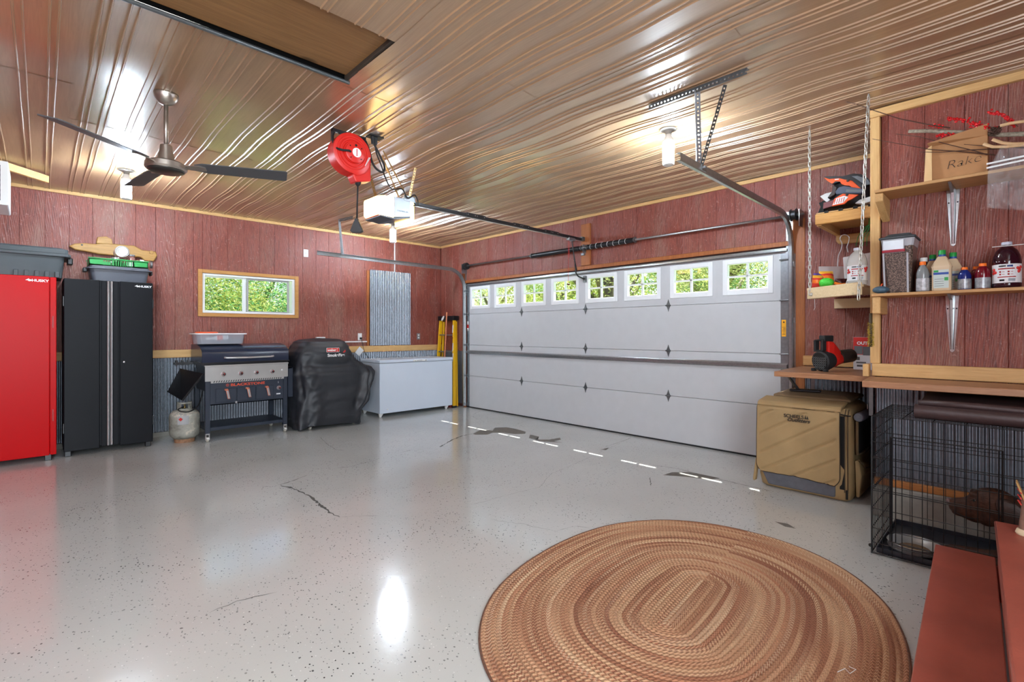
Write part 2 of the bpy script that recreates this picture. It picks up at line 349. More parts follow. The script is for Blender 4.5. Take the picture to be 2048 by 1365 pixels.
crackline([(980,1040),(1050,1050),(1110,1063),(1150,1053),(1180,1057)], .0015, CRK); crackline([(880,895),(905,880),(925,872),(945,868)], .012, CRK)
crackline([(945,1010),(1000,995),(1080,975),(1100,950),(1180,915),(1262,876)], .0012, CRK); crackline([(930,831),(945,833),(957,840)], .003, CRK); crackline([(960,823),(945,830)], .003, CRK)
crackline([(1025,853),(1058,840)], .0015, CRK); crackline([(1300,930),(1350,937),(1450,962),(1540,982)], .004, CRK); crackline([(1300,955),(1302,972)], .004, CRK); crackline([(1210,895),(1262,877)], .003, CRK)
decal('worn_patch', [(946,868),(962,860),(985,862),(990,856),(1012,855),(1030,858),(1052,864),(1050,868),(1030,869),(1005,866),(985,866),(975,870),(950,870)], BARE)
decal('worn_patch', [(1060,870),(1078,874),(1070,880),(1098,880),(1120,876),(1122,880),(1108,883),(1126,886),(1090,884),(1075,880),(1058,877)], BARE)
decal('worn_patch', [(1326,951),(1345,945),(1380,945),(1440,957),(1420,960),(1370,954),(1340,952)], BARE); decal('worn_patch', [(1200,900),(1218,896),(1212,901)], BARE)
decal('worn_patch', [(1550,1044),(1575,1048),(1592,1058),(1570,1054)], BARE)

wl = add('wall_left', MB().box(X0,1.53,YA,YA+.16,0,ZC).box(2.715,XB+.2,YA,YA+.16,0,ZC).box(1.53,2.715,YA,YA+.16,0,1.565).box(1.53,2.715,YA,YA+.16,2.09,ZC), WALLB, kind='structure', org=(0,YA,0))
g = [-.372+.2*k for k in range(-11, 30)]; g = [x for x in g if X0 < x < XB]
def strips(e0, e1, grooves):
    e = sorted(set([e0, e1]+[x for x in grooves if e0 < x < e1])); return list(zip(e, e[1:]))
T, GAP = .014, .0006
for a, b in strips(X0, XB-.014, g+[1.53,2.715]):
    if a >= 1.529 and b <= 2.716:
        for z0, z1 in ((.98,1.565),(2.09,ZC-.02)): plank(wl, a+GAP, b-GAP, YA-T, YA, z0, z1)
    else: plank(wl, a+GAP, b-GAP, YA-T, YA, .98, ZC-.02)
add('corrugated_sheet', corr(MB(), 'x', X0+.1, XB-.02, .05, .98, YA-.004), CORR, wl, smooth=True, fix=False)
add('sill_plate', MB().box(X0, XB-.02, YA-.03, YA, 0, .055), CONC, wl)
# wall_front (garage door wall)
DY0, DY1, DZ = 1.575, 6.72, 2.16
wf = add('wall_front', MB().box(XB,XB+.07,YN-.16,DY0,0,ZC).box(XB,XB+.07,DY1,YA+.16,0,ZC).box(XB,XB+.07,DY0,DY1,DZ,ZC), WALLB, kind='structure', org=(XB,4,0))
gb = [.32+.2*k for k in range(40)]
for a, b in strips(YN, 1.48, gb): plank(wf, XB-T, XB, a+GAP, b-GAP, .98, ZC-.02)
for a, b in strips(1.48, 6.76, gb): plank(wf, XB-T, XB, a+GAP, b-GAP, 2.215, ZC-.02)
for a, b in strips(6.76, YA-.016, gb): plank(wf, XB-T, XB, a+GAP, b-GAP, .98, ZC-.02)
add('corrugated_sheet', corr(MB(), 'y', YN, 1.48, .05, .98, XB-.004), CORR, wf, smooth=True, fix=False)
add('corrugated_sheet', corr(MB(), 'y', 6.78, YA-.02, .05, .98, XB-.004), CORR, wf, smooth=True, fix=False)
# wall_right (bump-out face) and wall_niche (its side)
wr = add('wall_right', MB().box(XC,XC+.12,Y0,YN-.002,0,ZC), WALLB, kind='structure', org=(XC,0,0))
for a, b in strips(Y0, YN-.04, [.05+.2*k-1.6 for k in range(20)]): plank(wr, XC-T, XC, a+GAP, b-GAP, .98, ZC-.02)
add('corrugated_sheet', corr(MB(), 'y', Y0, YN-.01, .26, .98, XC-.004), CORR, wr, smooth=True, fix=False)
add('foundation_ledge', MB().box(XC-.085,XC,Y0,YN+.01,0,.215), CONC, wr, bevel=.006); add('sill_board', MB().box(XC-.05,XC-.012,Y0,YN-.002,.216,.262), STAINY, wr, bevel=.003)
wn_ = add('wall_niche', MB().box(XC,XB,YN-.12,YN-.016,0,ZC), WALLB, kind='structure', org=(5,YN,0))
for a, b in strips(XC+.04, XB-.016, [4.56,4.76,4.96,5.16]): plank(wn_, a+GAP, b-GAP, YN-T, YN+.0, .98, ZC-.02)
add('corrugated_sheet', corr(MB(), 'x', XC+.01, XB-.02, .05, .98, YN-.012, sgn=1, amp=.004), CORR, wn_, smooth=True, fix=False)
PAINTW = plain('red_painted_wall', (140,74,66), .6, 0, .1, 4)
add('wall_back', MB().box(X0-.14,XC+.12,Y0-.14,Y0,0,ZC), PAINTW, kind='structure', org=(0,Y0,0)); add('wall_rear', MB().box(X0-.14,X0,Y0,YA+.16,0,ZC), PAINTW, kind='structure', org=(X0,0,0))

# ceiling: ribbed metal sheets, each its own sheet, gently sagging between trusses
add('trim_9', MB().box(X0-.3, XB+.2, Y0-.3, YA+.2, ZC+.03, ZC+.12), DARK, kind='structure')
def sag(x, y):
    return -.010-.0065*math.sin(2*PI*y/1.22+1.1*math.sin(x*1.7)+.5)-.004*mno.noise(Vector((x*1.3,y*1.9,3.1)))-.0012*math.sin(2*PI*y/.61+x*2.2)
RIB = [-.35,-.25,-.086,.048,.233,.338,.5,.604,.767,.875,1.01,1.19,1.328,1.515,1.612,1.773,1.887,2.036,2.14,2.277,2.488,2.619,2.782,2.881,3.054,3.156,3.322,3.42,3.59,3.69,3.86,3.96,4.13,4.23,4.40,4.50,4.67,4.77,4.94,5.04,5.21,5.31]
RIB = [-.35-.27*k-d for k in range(9, 0, -1) for d in (.0,-.1)]+RIB
ce = thing('ceiling', None, None, (0,0,ZC), kind='structure')
HX, HY0, HY1 = 1.41, 2.375, 2.978
cols = [X0,-1.7,-.78,.14,.69,HX,1.96,2.55,3.0,3.8,4.6,XB]
joints = {0:[1.2,5.1],1:[2.9,6.4],2:[4.25,],3:[4.93,],4:[4.93],5:[3.06,6.2],6:[2.3,5.6],7:[1.05,4.4],8:[3.3],9:[1.9,5.4],10:[3.9]}
def sheet(x0, x1, y0, y1, dz):
    xs = set([x0, x1])
    for r in RIB:
        for d in (-.0235,-.0195,-.0155,-.012,.012,.0155,.0195,.0235):
            if x0 < r+d < x1: xs.add(round(r+d,4))
    k = x0
    while k < x1: xs.add(round(k,4)); k += .06
    xs = sorted(xs); ny = max(2, int((y1-y0)/.06)); P = []
    for x in xs:
        h = 0
        for r in RIB:
            q = abs(x-r)
            if q < .0238: h = -.0075 if .0150 < q < .020 else (-.0012 if q < .0150 else 0)
        for j in range(ny+1):
            y = y0+(y1-y0)*j/ny
            xx = x+.004*mno.noise(Vector((x*.8,y*1.4,9)))
            P.append((max(X0,min(XB+.01,xx)), y, ZC+sag(x,y)+h+dz-.002*(j == 0)))
    n = ny+1
    return MB().add(P, [(i*n+j, i*n+j+1, (i+1)*n+j+1, (i+1)*n+j) for i in range(len(xs)-1) for j in range(ny)])
for c, (a, b) in enumerate(zip(cols, cols[1:])):
    js = sorted([Y0, YA]+joints.get(c, []));
    for y0, y1 in zip(js, js[1:]):
        parts = [(y0,y1)]
        if b <= HX+.001 and a >= -1.71: parts = [(y0,min(y1,HY0)),(max(y0,HY1),y1)]
        for k, (p, q) in enumerate(parts):
            if q-p > .05: add('ceiling_panel', sheet(a-.004, b+.006, p, q+.015 if q < YA else q, -.002*((c+k) % 2)), CEIL, ce, smooth=False, auto=.3, fix=False)
ht = thing('attic_hatch', 'stained plywood attic hatch set into the ribbed ceiling with dark metal edge', 'hatch', (.3,2.67,ZC))
add('panel', MB().box(-1.65,HX-.02,HY0+.01,HY1-.02,ZC+.012,ZC+.028), PLY, ht); 
e = MB().tube([(-1.7,HY1,ZC-.012),(HX+.01,HY1,ZC-.02)], .012, 8); add('edge_trim', e, DGALV, ht, smooth=True)
add('edge_board', MB().box(HX-.022,HX-.002,HY0,HY1,ZC-.012,ZC+.03).box(-1.7,HX,HY0-.004,HY0+.008,ZC-.01,ZC+.03), plain('dark_edge', (52,40,30), .7), ht)
# ceiling and rail trims
tz0, tz1 = 2.865, 2.905
add('trim_1', MB().box(X0,XB-.03,YA-.034,YA-T,tz0,tz1), PINEX, kind='structure', bevel=.003); add('trim_2', MB().box(XB-.034,XB-T,YN,YA-.034,tz0,tz1), PINEY, kind='structure', bevel=.003)
add('trim_3', MB().box(XC-.05,XC-T,Y0,YN+.022,2.85,2.905), PINEY, kind='structure', bevel=.003); add('trim_4', MB().box(X0,XB-.02,YA-.052,YA-T,.985,1.083), PINEX, kind='structure', bevel=.004)
add('trim_5', MB().box(XC-.052,XC-T,Y0,YN+.01,.99,1.08), PINEY, kind='structure', bevel=.004); add('trim_6', MB().box(XB-.052,XB-T,YN+.02,1.46,.985,1.08), PINEY, kind='structure', bevel=.004)
add('trim_7', MB().box(XC-.04,XC+.04,YN-.036,YN+.022,1.08,2.85), PINEZ, kind='structure', bevel=.004)
add('trim_8', MB().box(XB-.022,XB+.06,1.45,DY0-.015,0,2.42).box(XB-.03,XB-.0145,1.575,6.80,2.165,2.212).box(XB-.022,XB+.06,6.735,6.80,0,2.42), STAINZ, kind='structure', bevel=.003)

# ------------------------------------------------------------------ window_1 in the left wall
w1 = thing('window_1', None, None, (2.12,YA,1.565), kind='structure')
a, b, c, d = 1.477, 2.762, 1.516, 2.138
cs = lambda m: m
for bx in ((a,a+.05,c,d),(b-.05,b,c,d),(a+.05,b-.05,c,c+.045),(a+.05,b-.05,d-.045,d)):
    add('casing_board', MB().box(bx[0],bx[1],YA-.036,YA-T,bx[2],bx[3]), OAKX, w1, bevel=.002)
fr = MB().box(1.53,1.56,YA-.012,YA+.12,1.565,2.09).box(2.68,2.715,YA-.012,YA+.12,1.565,2.09).box(1.56,2.68,YA-.012,YA+.12,1.565,1.59).box(1.56,2.68,YA-.012,YA+.12,2.062,2.09)
add('window_frame', fr, WHITE, w1, bevel=.003)
m = MB().box(2.025,2.065,YA+.03,YA+.075,1.59,2.062).box(1.56,1.572,YA+.05,YA+.075,1.59,2.062).box(1.56,2.03,YA+.05,YA+.075,1.59,1.602).box(1.56,2.03,YA+.05,YA+.075,2.045,2.062); add('sash', m, WHITE, w1, bevel=.002)
m = MB().box(2.072,2.095,YA+.02,YA+.05,1.59,2.062).box(2.62,2.645,YA+.02,YA+.05,1.59,2.062).box(2.095,2.62,YA+.02,YA+.05,1.59,1.604).box(2.095,2.62,YA+.02,YA+.05,2.04,2.062); add('sash', m, plain('gray_sash', (170,168,170), .4), w1, bevel=.002)
add('pane', MB().box(1.572,2.03,YA+.062,YA+.065,1.602,2.045), GLASS, w1); add('pane', MB().box(2.095,2.62,YA+.034,YA+.037,1.604,2.04), GLASS, w1)
add('pane', MB().box(2.645,2.68,YA+.062,YA+.065,1.6,2.05), GLASS, w1)

w2 = thing('fill_lamp_frame', None, None, (-.85,Y0,.6), kind='structure')      # added frame around the fill lamp behind the camera
for bx in ((-2.59,-2.55,.55,2.65),(.85,.90,.55,2.65),(-2.55,.85,.55,.6),(-2.55,.85,2.6,2.65)): add('casing_board', MB().box(bx[0],bx[1],Y0,Y0+.03,bx[2],bx[3]), OAKX, w2, bevel=.002)
# ------------------------------------------------------------------ door_1: sectional garage door
dr = thing('door_1', None, None, (XB,4.15,0), kind='structure')
DT = .045; py0, py1 = 1.585, 6.715
WC = [6.355,5.735,5.105,4.49,3.868,3.25,2.617,1.996]; hw = .215; wz0, wz1 = 1.755, 2.045
sec = [(.018,.550),(.554,1.085),(1.089,1.622)]
for z0, z1 in sec: add('door_section', MB().box(XB,XB+DT,py0,py1,z0,z1), DOOR, dr, bevel=.003)
m = MB().box(XB,XB+DT,py0,py1,1.626,wz0).box(XB,XB+DT,py0,py1,wz1,2.15)
ed = [py0]+[v for c_ in sorted(WC) for v in (c_-hw,c_+hw)]+[py1]
for i in range(0, len(ed), 2): m.box(XB,XB+DT,ed[i],ed[i+1],wz0,wz1)
add('door_section', m, DOOR, dr)
add('light_leak_backing', MB().box(XB+DT,XB+DT+.003,py0,py1,0,1.70), WHITE, dr)  # unseen sheet added behind the sections to stop sun through the joints
add('bottom_seal', MB().box(XB+.002,XB+DT,py0,py1,.0,.018), RUBBER, dr)
add('outer_stop', MB().box(XB+.05,XB+.07,DY0-.005,DY0+.04,0,2.17).box(XB+.05,XB+.07,6.70,6.725,0,2.17).box(XB+.05,XB+.07,DY0,DY1,2.13,2.17), WHITE, dr)
for c_ in WC:
    m = MB(); y0, y1 = c_-.255, c_+.255; z0, z1 = 1.706, 2.088
    m.box(XB-.012,XB,y0,y0+.05,z0,z1).box(XB-.012,XB,y1-.05,y1,z0,z1).box(XB-.012,XB,y0+.05,y1-.05,z0,z0+.055).box(XB-.012,XB,y0+.05,y1-.05,z1-.048,z1)
    m.box(XB-.006,XB+.04,c_-hw,c_-hw+.012,wz0,wz1).box(XB-.006,XB+.04,c_+hw-.012,c_+hw,wz0,wz1).box(XB-.006,XB+.04,c_-hw,c_+hw,wz0,wz0+.012).box(XB-.006,XB+.04,c_-hw,c_+hw,wz1-.01,wz1)
    m.box(XB-.003,XB+.03,c_-.011,c_+.011,wz0+.012,wz1-.01).box(XB-.003,XB+.03,c_-hw+.012,c_+hw-.012,1.892,1.912)
    f = add('window_frame', m, WHITE, dr, bevel=.002)
    zz = (wz0+.012,1.892,1.912,wz1-.01)
    for ya, yb in ((c_-hw+.012,c_-.011),(c_+.011,c_+hw-.012)):
        for za, zb in ((zz[0],zz[1]),(zz[2],zz[3])): add('pane', MB().box(XB+.014,XB+.017,ya,yb,za,zb), GLASS, f)
def hinge(y, z):
    m = MB().loft([[(X,y-.028,z),(X,y-.012,z-.035),(X,y,z-.072),(X,y+.012,z-.035),(X,y+.028,z),(X,y+.012,z+.035),(X,y,z+.072),(X,y-.012,z+.035)] for X in (XB-.001,XB-.006)])
    m.cyl((XB-.011,y-.032,z),(XB-.011,y+.032,z),.008,n=8)
    for k in (-.04,.04): m.sphere((XB-.008,y,z+k),.005,6,4)
    return m
for y in (5.361,4.124,2.897):
    for z in (1.624,1.087,.552): add('hinge', hinge(y, z), DGALV, dr)
for y0, y1 in ((1.59,1.672),(6.645,6.708)):
    for z0, z1 in ((.02,.55),(.555,1.084),(1.09,1.62),(1.628,2.12)): add('end_stile', MB().box(XB-.004,XB,y0,y1,z0,z1), GALV, dr)
for y in (1.63,6.68):
    for z in (.552,1.087,1.624,2.03,.06):
        m = MB().box(XB-.012,XB-.004,y-.035,y+.035,z-.03,z+.03).cyl((XB-.03,y-.045,z),(XB-.03,y+.045,z),.007,n=8).cyl((XB-.03,y-(.07 if y < 3 else -.05),z),(XB-.03,y-(.045 if y < 3 else -.07),z),.022,n=12)
        add('roller_bracket', m, GALV, dr)
def strut(z0, z1):
    m = MB(); h = z1-z0; P = [(XB,z0),(XB-.012,z0),(XB-.014,z0+.012),(XB-.045,z0+.016),(XB-.045,z1-.016),(XB-.014,z1-.012),(XB-.012,z1),(XB,z1)]
    return m.prism([(x,z) for x, z in P], 'y', py0+.02, py1-.02)
add('strut', strut(.935,.995), STEEL, dr); add('strut', strut(2.10,2.15), STEEL, dr); 
lb = add('warning_label', MB().box(XB-.0065,XB-.0045,1.622,1.662,1.262,1.43), plain('orange_label', (240,168,20), .5), dr, label='orange warning label')
add('warning_label', MB().box(XB-.0065,XB-.0045,6.66,6.70,1.33,1.5), PAPER, dr, label='white and red warning label'); add('label_band', MB().box(XB-.0075,XB-.0066,6.66,6.70,1.38,1.44), INKR, dr)
for k in range(7): add('label_print', MB().box(XB-.0072,XB-.0066,1.628,1.656-.004*(k % 3),1.28+k*.012,1.284+k*.012), INK, dr)
add('label_print', MB().prism([(1.632,1.40),(1.652,1.40),(1.642,1.418)], 'x', XB-.0072, XB-.0066), INK, dr)
# tracks
def track(name, yc, zt, xend, lbl, side):
    t = thing(name, lbl, 'door track', (XB-.07,yc,0), 'door tracks')
    xv = 5.315; r = .32; path = [Vector((xv,yc,.02)), Vector((xv,yc,zt-r))]
    for k in range(1, 13):
        a = PI/2*k/12; path.append(Vector((xv-r+r*math.cos(a), yc, zt-r+r*math.sin(a))))
    path.append(Vector((xend,yc,zt+.02)))
    prof = [(-.028,-.010),(-.028,.014),(-.022,.020),(.022,.020),(.028,.014),(.028,-.010),(.0255,-.010),(.0255,.0125),(.021,.0175),(-.021,.0175),(-.0255,.0125),(-.0255,-.010)]
    secs = []
    for i, p in enumerate(path):
        d = (path[min(i+1,len(path)-1)]-path[max(i-1,0)]).normalized(); nrm = Vector((0,1,0)).cross(d)
        secs.append([p+nrm*u+Vector((0,side*v,0)) for u, v in prof])
    add('track', MB().loft(secs), STEEL, t, auto=.6)
    for z in (.25,.8,1.4,1.95): add('wall_bracket', MB().box(5.30,XB-.002,yc+side*.022,yc+side*.027,z,z+.05), GALV, t)
    add('track_angle', MB().box(5.335,XB-.014,yc+side*.026,yc+side*.03,.05,2.08).box(XB-.02,XB-.015,yc-.02 if side < 0 else yc-.01,yc+.055,1.95,2.5), GALV, t)
    return t
tr = track('door_track', 1.562, 2.44, 3.02, 'steel overhead door track on the right with long perforated ceiling hanger', -1)
m = MB(); perf(m, (3.06,1.80,2.895), (3.06,1.14,2.895), (0,0,-1), .036); perf(m, (3.06,1.80,2.895), (3.06,1.14,2.895), (1,0,0), .036); add('ceiling_angle', m, DGALV, tr)
m = MB(); perf(m, (3.07,1.47,2.875), (3.32,1.575,2.45), (1,-1,0), .034); perf(m, (3.07,1.47,2.875), (3.32,1.575,2.45), (-1,-.6,0), .022)
add('hanger', m, GALV, tr); m = MB(); perf(m, (3.105,1.30,2.87), (3.335,1.57,2.45), (1,-.6,0), .026); add('brace', m, DGALV, tr)
add('bolt_plate', MB().obox((3.35,1.545,2.455),(.07,.02,.04)).cyl((3.34,1.55,2.46),(3.34,1.52,2.46),.009,n=6), GALV, tr)
tl = track('door_track', 6.72, 2.385, 2.745, 'steel overhead door track on the left above the covered grill and freezer', 1)
m = MB(); perf(m, (3.0,6.63,2.895), (3.06,6.31,2.895), (0,0,-1), .04); add('ceiling_angle', m, DGALV, tl)
m = MB(); perf(m, (3.03,6.70,2.885), (3.08,6.70,2.41), (1,0,0), .034); perf(m, (2.985,6.6,2.885), (3.07,6.70,2.43), (1,0,0), .028); add('hanger', m, GALV, tl)
# torsion shaft
ts = thing('torsion_shaft', 'steel torsion shaft with two black springs above the garage door', 'door spring', (5.28,4.1,2.43))
add('shaft', MB().cyl((5.28,1.44,2.445),(5.28,6.70,2.455),.0125,n=12), STEEL, ts, smooth=True)
def spring(y0, y1):
    P = []; n = int(abs(y1-y0)/.012)
    return MB().lathe((5.28,y0,2.448), [(.030,0)]+[(.030 if k % 2 else .034, abs(y1-y0)*k/(n*2)) for k in range(1, n*2)]+[(.030,abs(y1-y0))], 14, (0,1 if y1 > y0 else -1,0))
s1 = add('spring', spring(3.32,4.02), BLACK, ts, auto=1.2); s2 = add('spring', spring(4.16,5.05), BLACK, ts, auto=1.2)
for k in range(7): add('paint_mark', MB().lathe((5.28,3.42+.09*k,2.448), [(.0355,0),(.0355,.003)], 14, (0,1,.12)), INKW, s1)
for y in (3.30,5.06,4.03,4.13): add('winding_cone', MB().lathe((5.28,y-.012,2.448), [(.036,0),(.036,.012),(.022,.024),(.022,.04)], 14, (0,1,0)), DGALV, ts)
for y, s in ((6.60,1),(1.50,1)): add('cable_drum', MB().lathe((5.28,y,2.448), [(.058,0),(.058,.006),(.045,.008),(.045,.045),(.058,.048),(.058,.055),(.02,.06)], 20, (0,1,0)), plain('dark_drum', (58,58,60), .45, .5), ts, auto=.5)
for y in (6.70,1.47): add('end_plate', MB().box(5.24,XB-.014,y-.002,y+.003,2.33,2.49), GALV, ts)
add('center_plate', MB().box(5.25,XB-.04,4.08,4.085,2.38,2.49).obox((5.27,4.09,2.36),(.03,.05,.03)), GALV, ts)
add('trim_10', MB().box(XB-.045,XB-T,4.02,4.172,2.215,2.78), STAINZ, kind='structure', bevel=.003)
add('lift_cable', MB().tube([(5.30,1.585,2.42),(5.32,1.583,.1)], .002, 5), DGALV, ts); add('lift_cable', MB().tube([(5.30,6.68,2.42),(5.32,6.705,.1)], .002, 5), DGALV, ts)

# ------------------------------------------------------------------ light bulbs on the ceiling
GLOW = emis('led_strip', (222,240,255), BULB)
def bulb_fixture(x, y, label, group='bare ceiling bulbs'):
    t = thing('ceiling_bulb', label, 'light', (x,y,ZC-.02), group)
    zc = ZC+sag(x, y)
    add('base_plate', MB().lathe((x,y,zc), [(.066,0),(.066,-.008),(.05,-.016),(.026,-.024),(.024,-.045)], 24), plain('porcelain', (150,146,140), .4) if 'porcelain' not in bpy.data.materials else bpy.data.materials['porcelain'], t, smooth=True)
    add('bulb_neck', MB().lathe((x,y,zc-.045), [(.024,0),(.026,-.02),(.043,-.045),(.043,-.058)], 20), PLWHITE, t, smooth=True)
    m = MB()
    for k in range(6):
        a = PI/3*k+.4; m.obox((x+.036*math.cos(a),y+.036*math.sin(a),zc-.195), (.010,.026,.165), (0,0,a))
    add('led_panel', m, GLOW, t)
    add('bulb_cap', MB().lathe((x,y,zc-.278), [(.04,0),(.043,-.006),(.034,-.012),(.001,-.013)], 20), PLWHITE, t, smooth=True)
    add('core', MB().cyl((x,y,zc-.10),(x,y,zc-.278),.028,n=12), PLWHITE, t)
bulb_fixture(.603, 6.10, 'bare LED bulb on ceiling beyond the fan, leftmost of the lit bulbs')
bulb_fixture(3.70, 6.35, 'bare LED bulb on ceiling just below the garage door opener')
bulb_fixture(3.579, 1.931, 'bare LED bulb on ceiling near the perforated metal track hanger on the right')
bulb_fixture(-1.3, 1.3, 'bare LED bulb on ceiling over the near left of the room, outside the photo')
cd = thing('conduit', 'thin white conduit running down red wall to the corrugated panel', 'conduit', (4.38,YA-T-.01,2.36))
add('pipe', MB().cyl((4.38,YA-T-.011,2.345),(4.38,YA-T-.011,2.87),.010,n=8), PLWHITE, cd, smooth=True)

# ------------------------------------------------------------------ ceiling fan
fn = thing('ceiling_fan', 'brushed nickel ceiling fan with three gray blades', 'ceiling fan', (.605,3.985,2.40))
fx, fy = .605, 3.985
add('canopy', MB().lathe((fx,fy,ZC-.01), [(.070,0),(.070,-.012),(.064,-.035),(.045,-.065),(.022,-.078),(.015,-.08)], 28), NICKEL, fn, smooth=True)
add('downrod', MB().cyl((fx,fy,2.84),(fx,fy,2.54),.013,n=14), NICKEL, fn, smooth=True)
add('motor_cone', MB().lathe((fx,fy,2.565), [(.026,0),(.034,-.006),(.040,-.05),(.054,-.115)], 28), NICKEL, fn, auto=.6)
add('motor_housing', MB().lathe((fx,fy,2.455), [(.05,0),(.098,-.008),(.118,-.02),(.120,-.05),(.112,-.062)], 36), NICKEL, fn, auto=.6)
add('bottom_plate', MB().lathe((fx,fy,2.396), [(.108,0),(.106,-.008),(.09,-.014),(.001,-.018)], 36), plain('fan_plate', (70,68,64), .3, .7), fn, smooth=True)
BLADE = plain('fan_blade', (74,74,76), .5)
for ang in (-24.5, 97.5, 218.5):
    a = math.radians(ang); M = Matrix.Rotation(a, 3, 'Z'); P = Matrix.Rotation(math.radians(-13), 3, 'X')
    out = [(.17,-.035),(.22,-.058),(.74,-.068),(.75,-.055),(.735,.055),(.72,.062),(.24,.06),(.17,.04)]
    m = MB().loft([[M@(P@Vector((u,v,h)))+Vector((fx,fy,2.43)) for u, v in out] for h in (-.003,.003)]); bl = add('blade', m, BLADE, fn)
    m = MB().loft([[M@(P@Vector((u,v,h)))+Vector((fx,fy,2.43)) for u, v in ((.10,-.02),(.20,-.035),(.235,-.02),(.235,.02),(.20,.035),(.10,.02))] for h in (-.008,-.003)]); add('blade_arm', m, NICKEL, bl)

# ------------------------------------------------------------------ garage door opener
op = thing('garage_door_opener', 'gray garage door opener with glowing amber lenses hung from perforated straps', 'door opener', (2.45,4.13,2.33))
LENS = NT('lit_amber_lens'); LENS.set(Base_Color=lin((255,226,170)), Roughness=.3, Emission_Color=lin((255,206,130)), Emission_Strength=OPENER); LENS = LENS.m
GRM = plain('opener_housing', (150,154,160), .35, .6)
oy0, oy1 = 3.985, 4.275
add('housing', MB().prism([(2.335,2.555),(2.50,2.555),(2.51,2.54),(2.51,2.39),(2.335,2.36)], 'y', oy0, oy1), GRM, op, bevel=.006, seg=2)
add('base_plate', MB().prism([(2.20,2.355),(2.335,2.345),(2.53,2.385),(2.53,2.393),(2.335,2.358),(2.20,2.365)], 'y', oy0+.004, oy1-.004), plain('opener_base', (84,88,96), .4, .5), op)
def lens(x0, s, d):
    secs = []
    for k in range(7):
        u = k/6; x = x0+s*d*math.sin(u*PI/2); q = 1-.30*(1-math.cos(u*PI/2)); zc = 2.455; hz = .098*q; hy = (oy1-oy0)/2*(1-.25*(1-math.cos(u*PI/2)))
        secs.append([(x, (oy0+oy1)/2+hy*a, zc+hz*b) for a, b in ((-1,-.8),(-.92,-1),(.92,-1),(1,-.8),(1,.8),(.92,1),(-.92,1),(-1,.8))])
    return MB().loft(secs)
add('light_lens', lens(2.334, -1, .17), LENS, op, smooth=True, auto=.9); add('light_lens', lens(2.511, 1, .055), LENS, op, smooth=True, auto=.9)
add('vent_strip', MB().prism([(2.19,2.375),(2.33,2.36),(2.33,2.352),(2.19,2.366)], 'y', oy0+.03, oy1-.03), ORANGE, op)
text('badge_print', 'CHAMBERLAIN', (2.365,oy0-.0006,2.425), .0175, INK, op)
rl = add('rail', MB().box(2.56,5.325,4.112,4.148,2.555,2.585).box(2.56,5.325,4.118,4.142,2.548,2.555), BLACK, op, bevel=.002)
add('rail_bottom', MB().box(2.58,5.30,4.120,4.140,2.5435,2.548), CHROME, op)
for x in (3.28,3.98,4.52): add('rail_sleeve', MB().box(x,x+.27,4.106,4.154,2.553,2.592), BLACK, op, bevel=.002); 
for x in (3.28,3.98,4.52):
    for d in (.02,.12,.15,.25): add('sleeve_bolt', MB().cyl((x+d,4.104,2.573),(x+d,4.108,2.573),.005,n=6), CHROME, op)
add('trolley', MB().obox((5.06,4.13,2.54),(.13,.05,.035)).cyl((5.06,4.10,2.52),(5.06,4.16,2.52),.008,n=8), GALV, op, bevel=.003)
add('door_arm', MB().tube(sm_([(5.07,4.122,2.53),(5.12,4.122,2.30),(5.17,4.122,2.14)]), .009, 6).tube([(5.14,4.125,2.22),(5.16,4.125,2.10),(5.20,4.12,2.06),(5.345,4.118,2.03)], .010, 6), BLACK, op, smooth=True)
add('door_bracket', MB().box(5.33,XB-.001,4.095,4.14,1.99,2.075).cyl((5.34,4.09,2.03),(5.34,4.145,2.03),.007,n=6), DGALV, op)
add('header_bracket', MB().box(5.27,XB-.045,4.10,4.16,2.55,2.60), DGALV, op)
add('release_cord', MB().tube([(5.05,4.165,2.53),(5.052,4.168,2.2),(5.05,4.166,1.96)], .002, 5).tube([(5.052,4.150,2.53),(5.05,4.152,2.30)], .002, 5), REDPL, op)
add('release_handle', MB().obox((5.05,4.166,1.945),(.05,.014,.02)), plain('dark_red', (96,24,22), .5), op, bevel=.004)
m = MB(); perf(m, (2.15,3.87,2.895), (2.50,4.02,2.56), (.3,.3,.3), .028); perf(m, (2.39,4.57,2.895), (2.30,4.27,2.56), (1,0,0), .028); perf(m, (2.11,3.80,2.80), (2.55,4.25,2.60), (0,0,1), .03)
perf(m, (2.56,4.0,2.875), (2.50,4.02,2.56), (1,0,0), .024)
add('hanger_strap', m, plain('zinc_strap', (190,160,110), .35, .8), op)
add('top_bracket', MB().box(2.44,2.56,oy0-.004,oy0,2.535,2.585).box(2.44,2.56,oy0,oy0+.04,2.582,2.586), GALV, op)
pc = MB().tube(sm_([(1.955,3.625,2.86),(1.965,3.64,2.78),(2.06,3.72,2.70),(2.14,3.80,2.64),(2.25,3.88,2.58),(2.40,3.96,2.63),(2.47,3.97,2.56),(2.54,3.96,2.60),(2.58,3.965,2.52),(2.53,3.97,2.50)]), .006, 6)
add('power_cord', pc, RUBBER, op, smooth=True); add('plug', MB().cyl((1.955,3.625,2.885),(1.955,3.625,2.825),.016,.012,n=10), RUBBER, op)

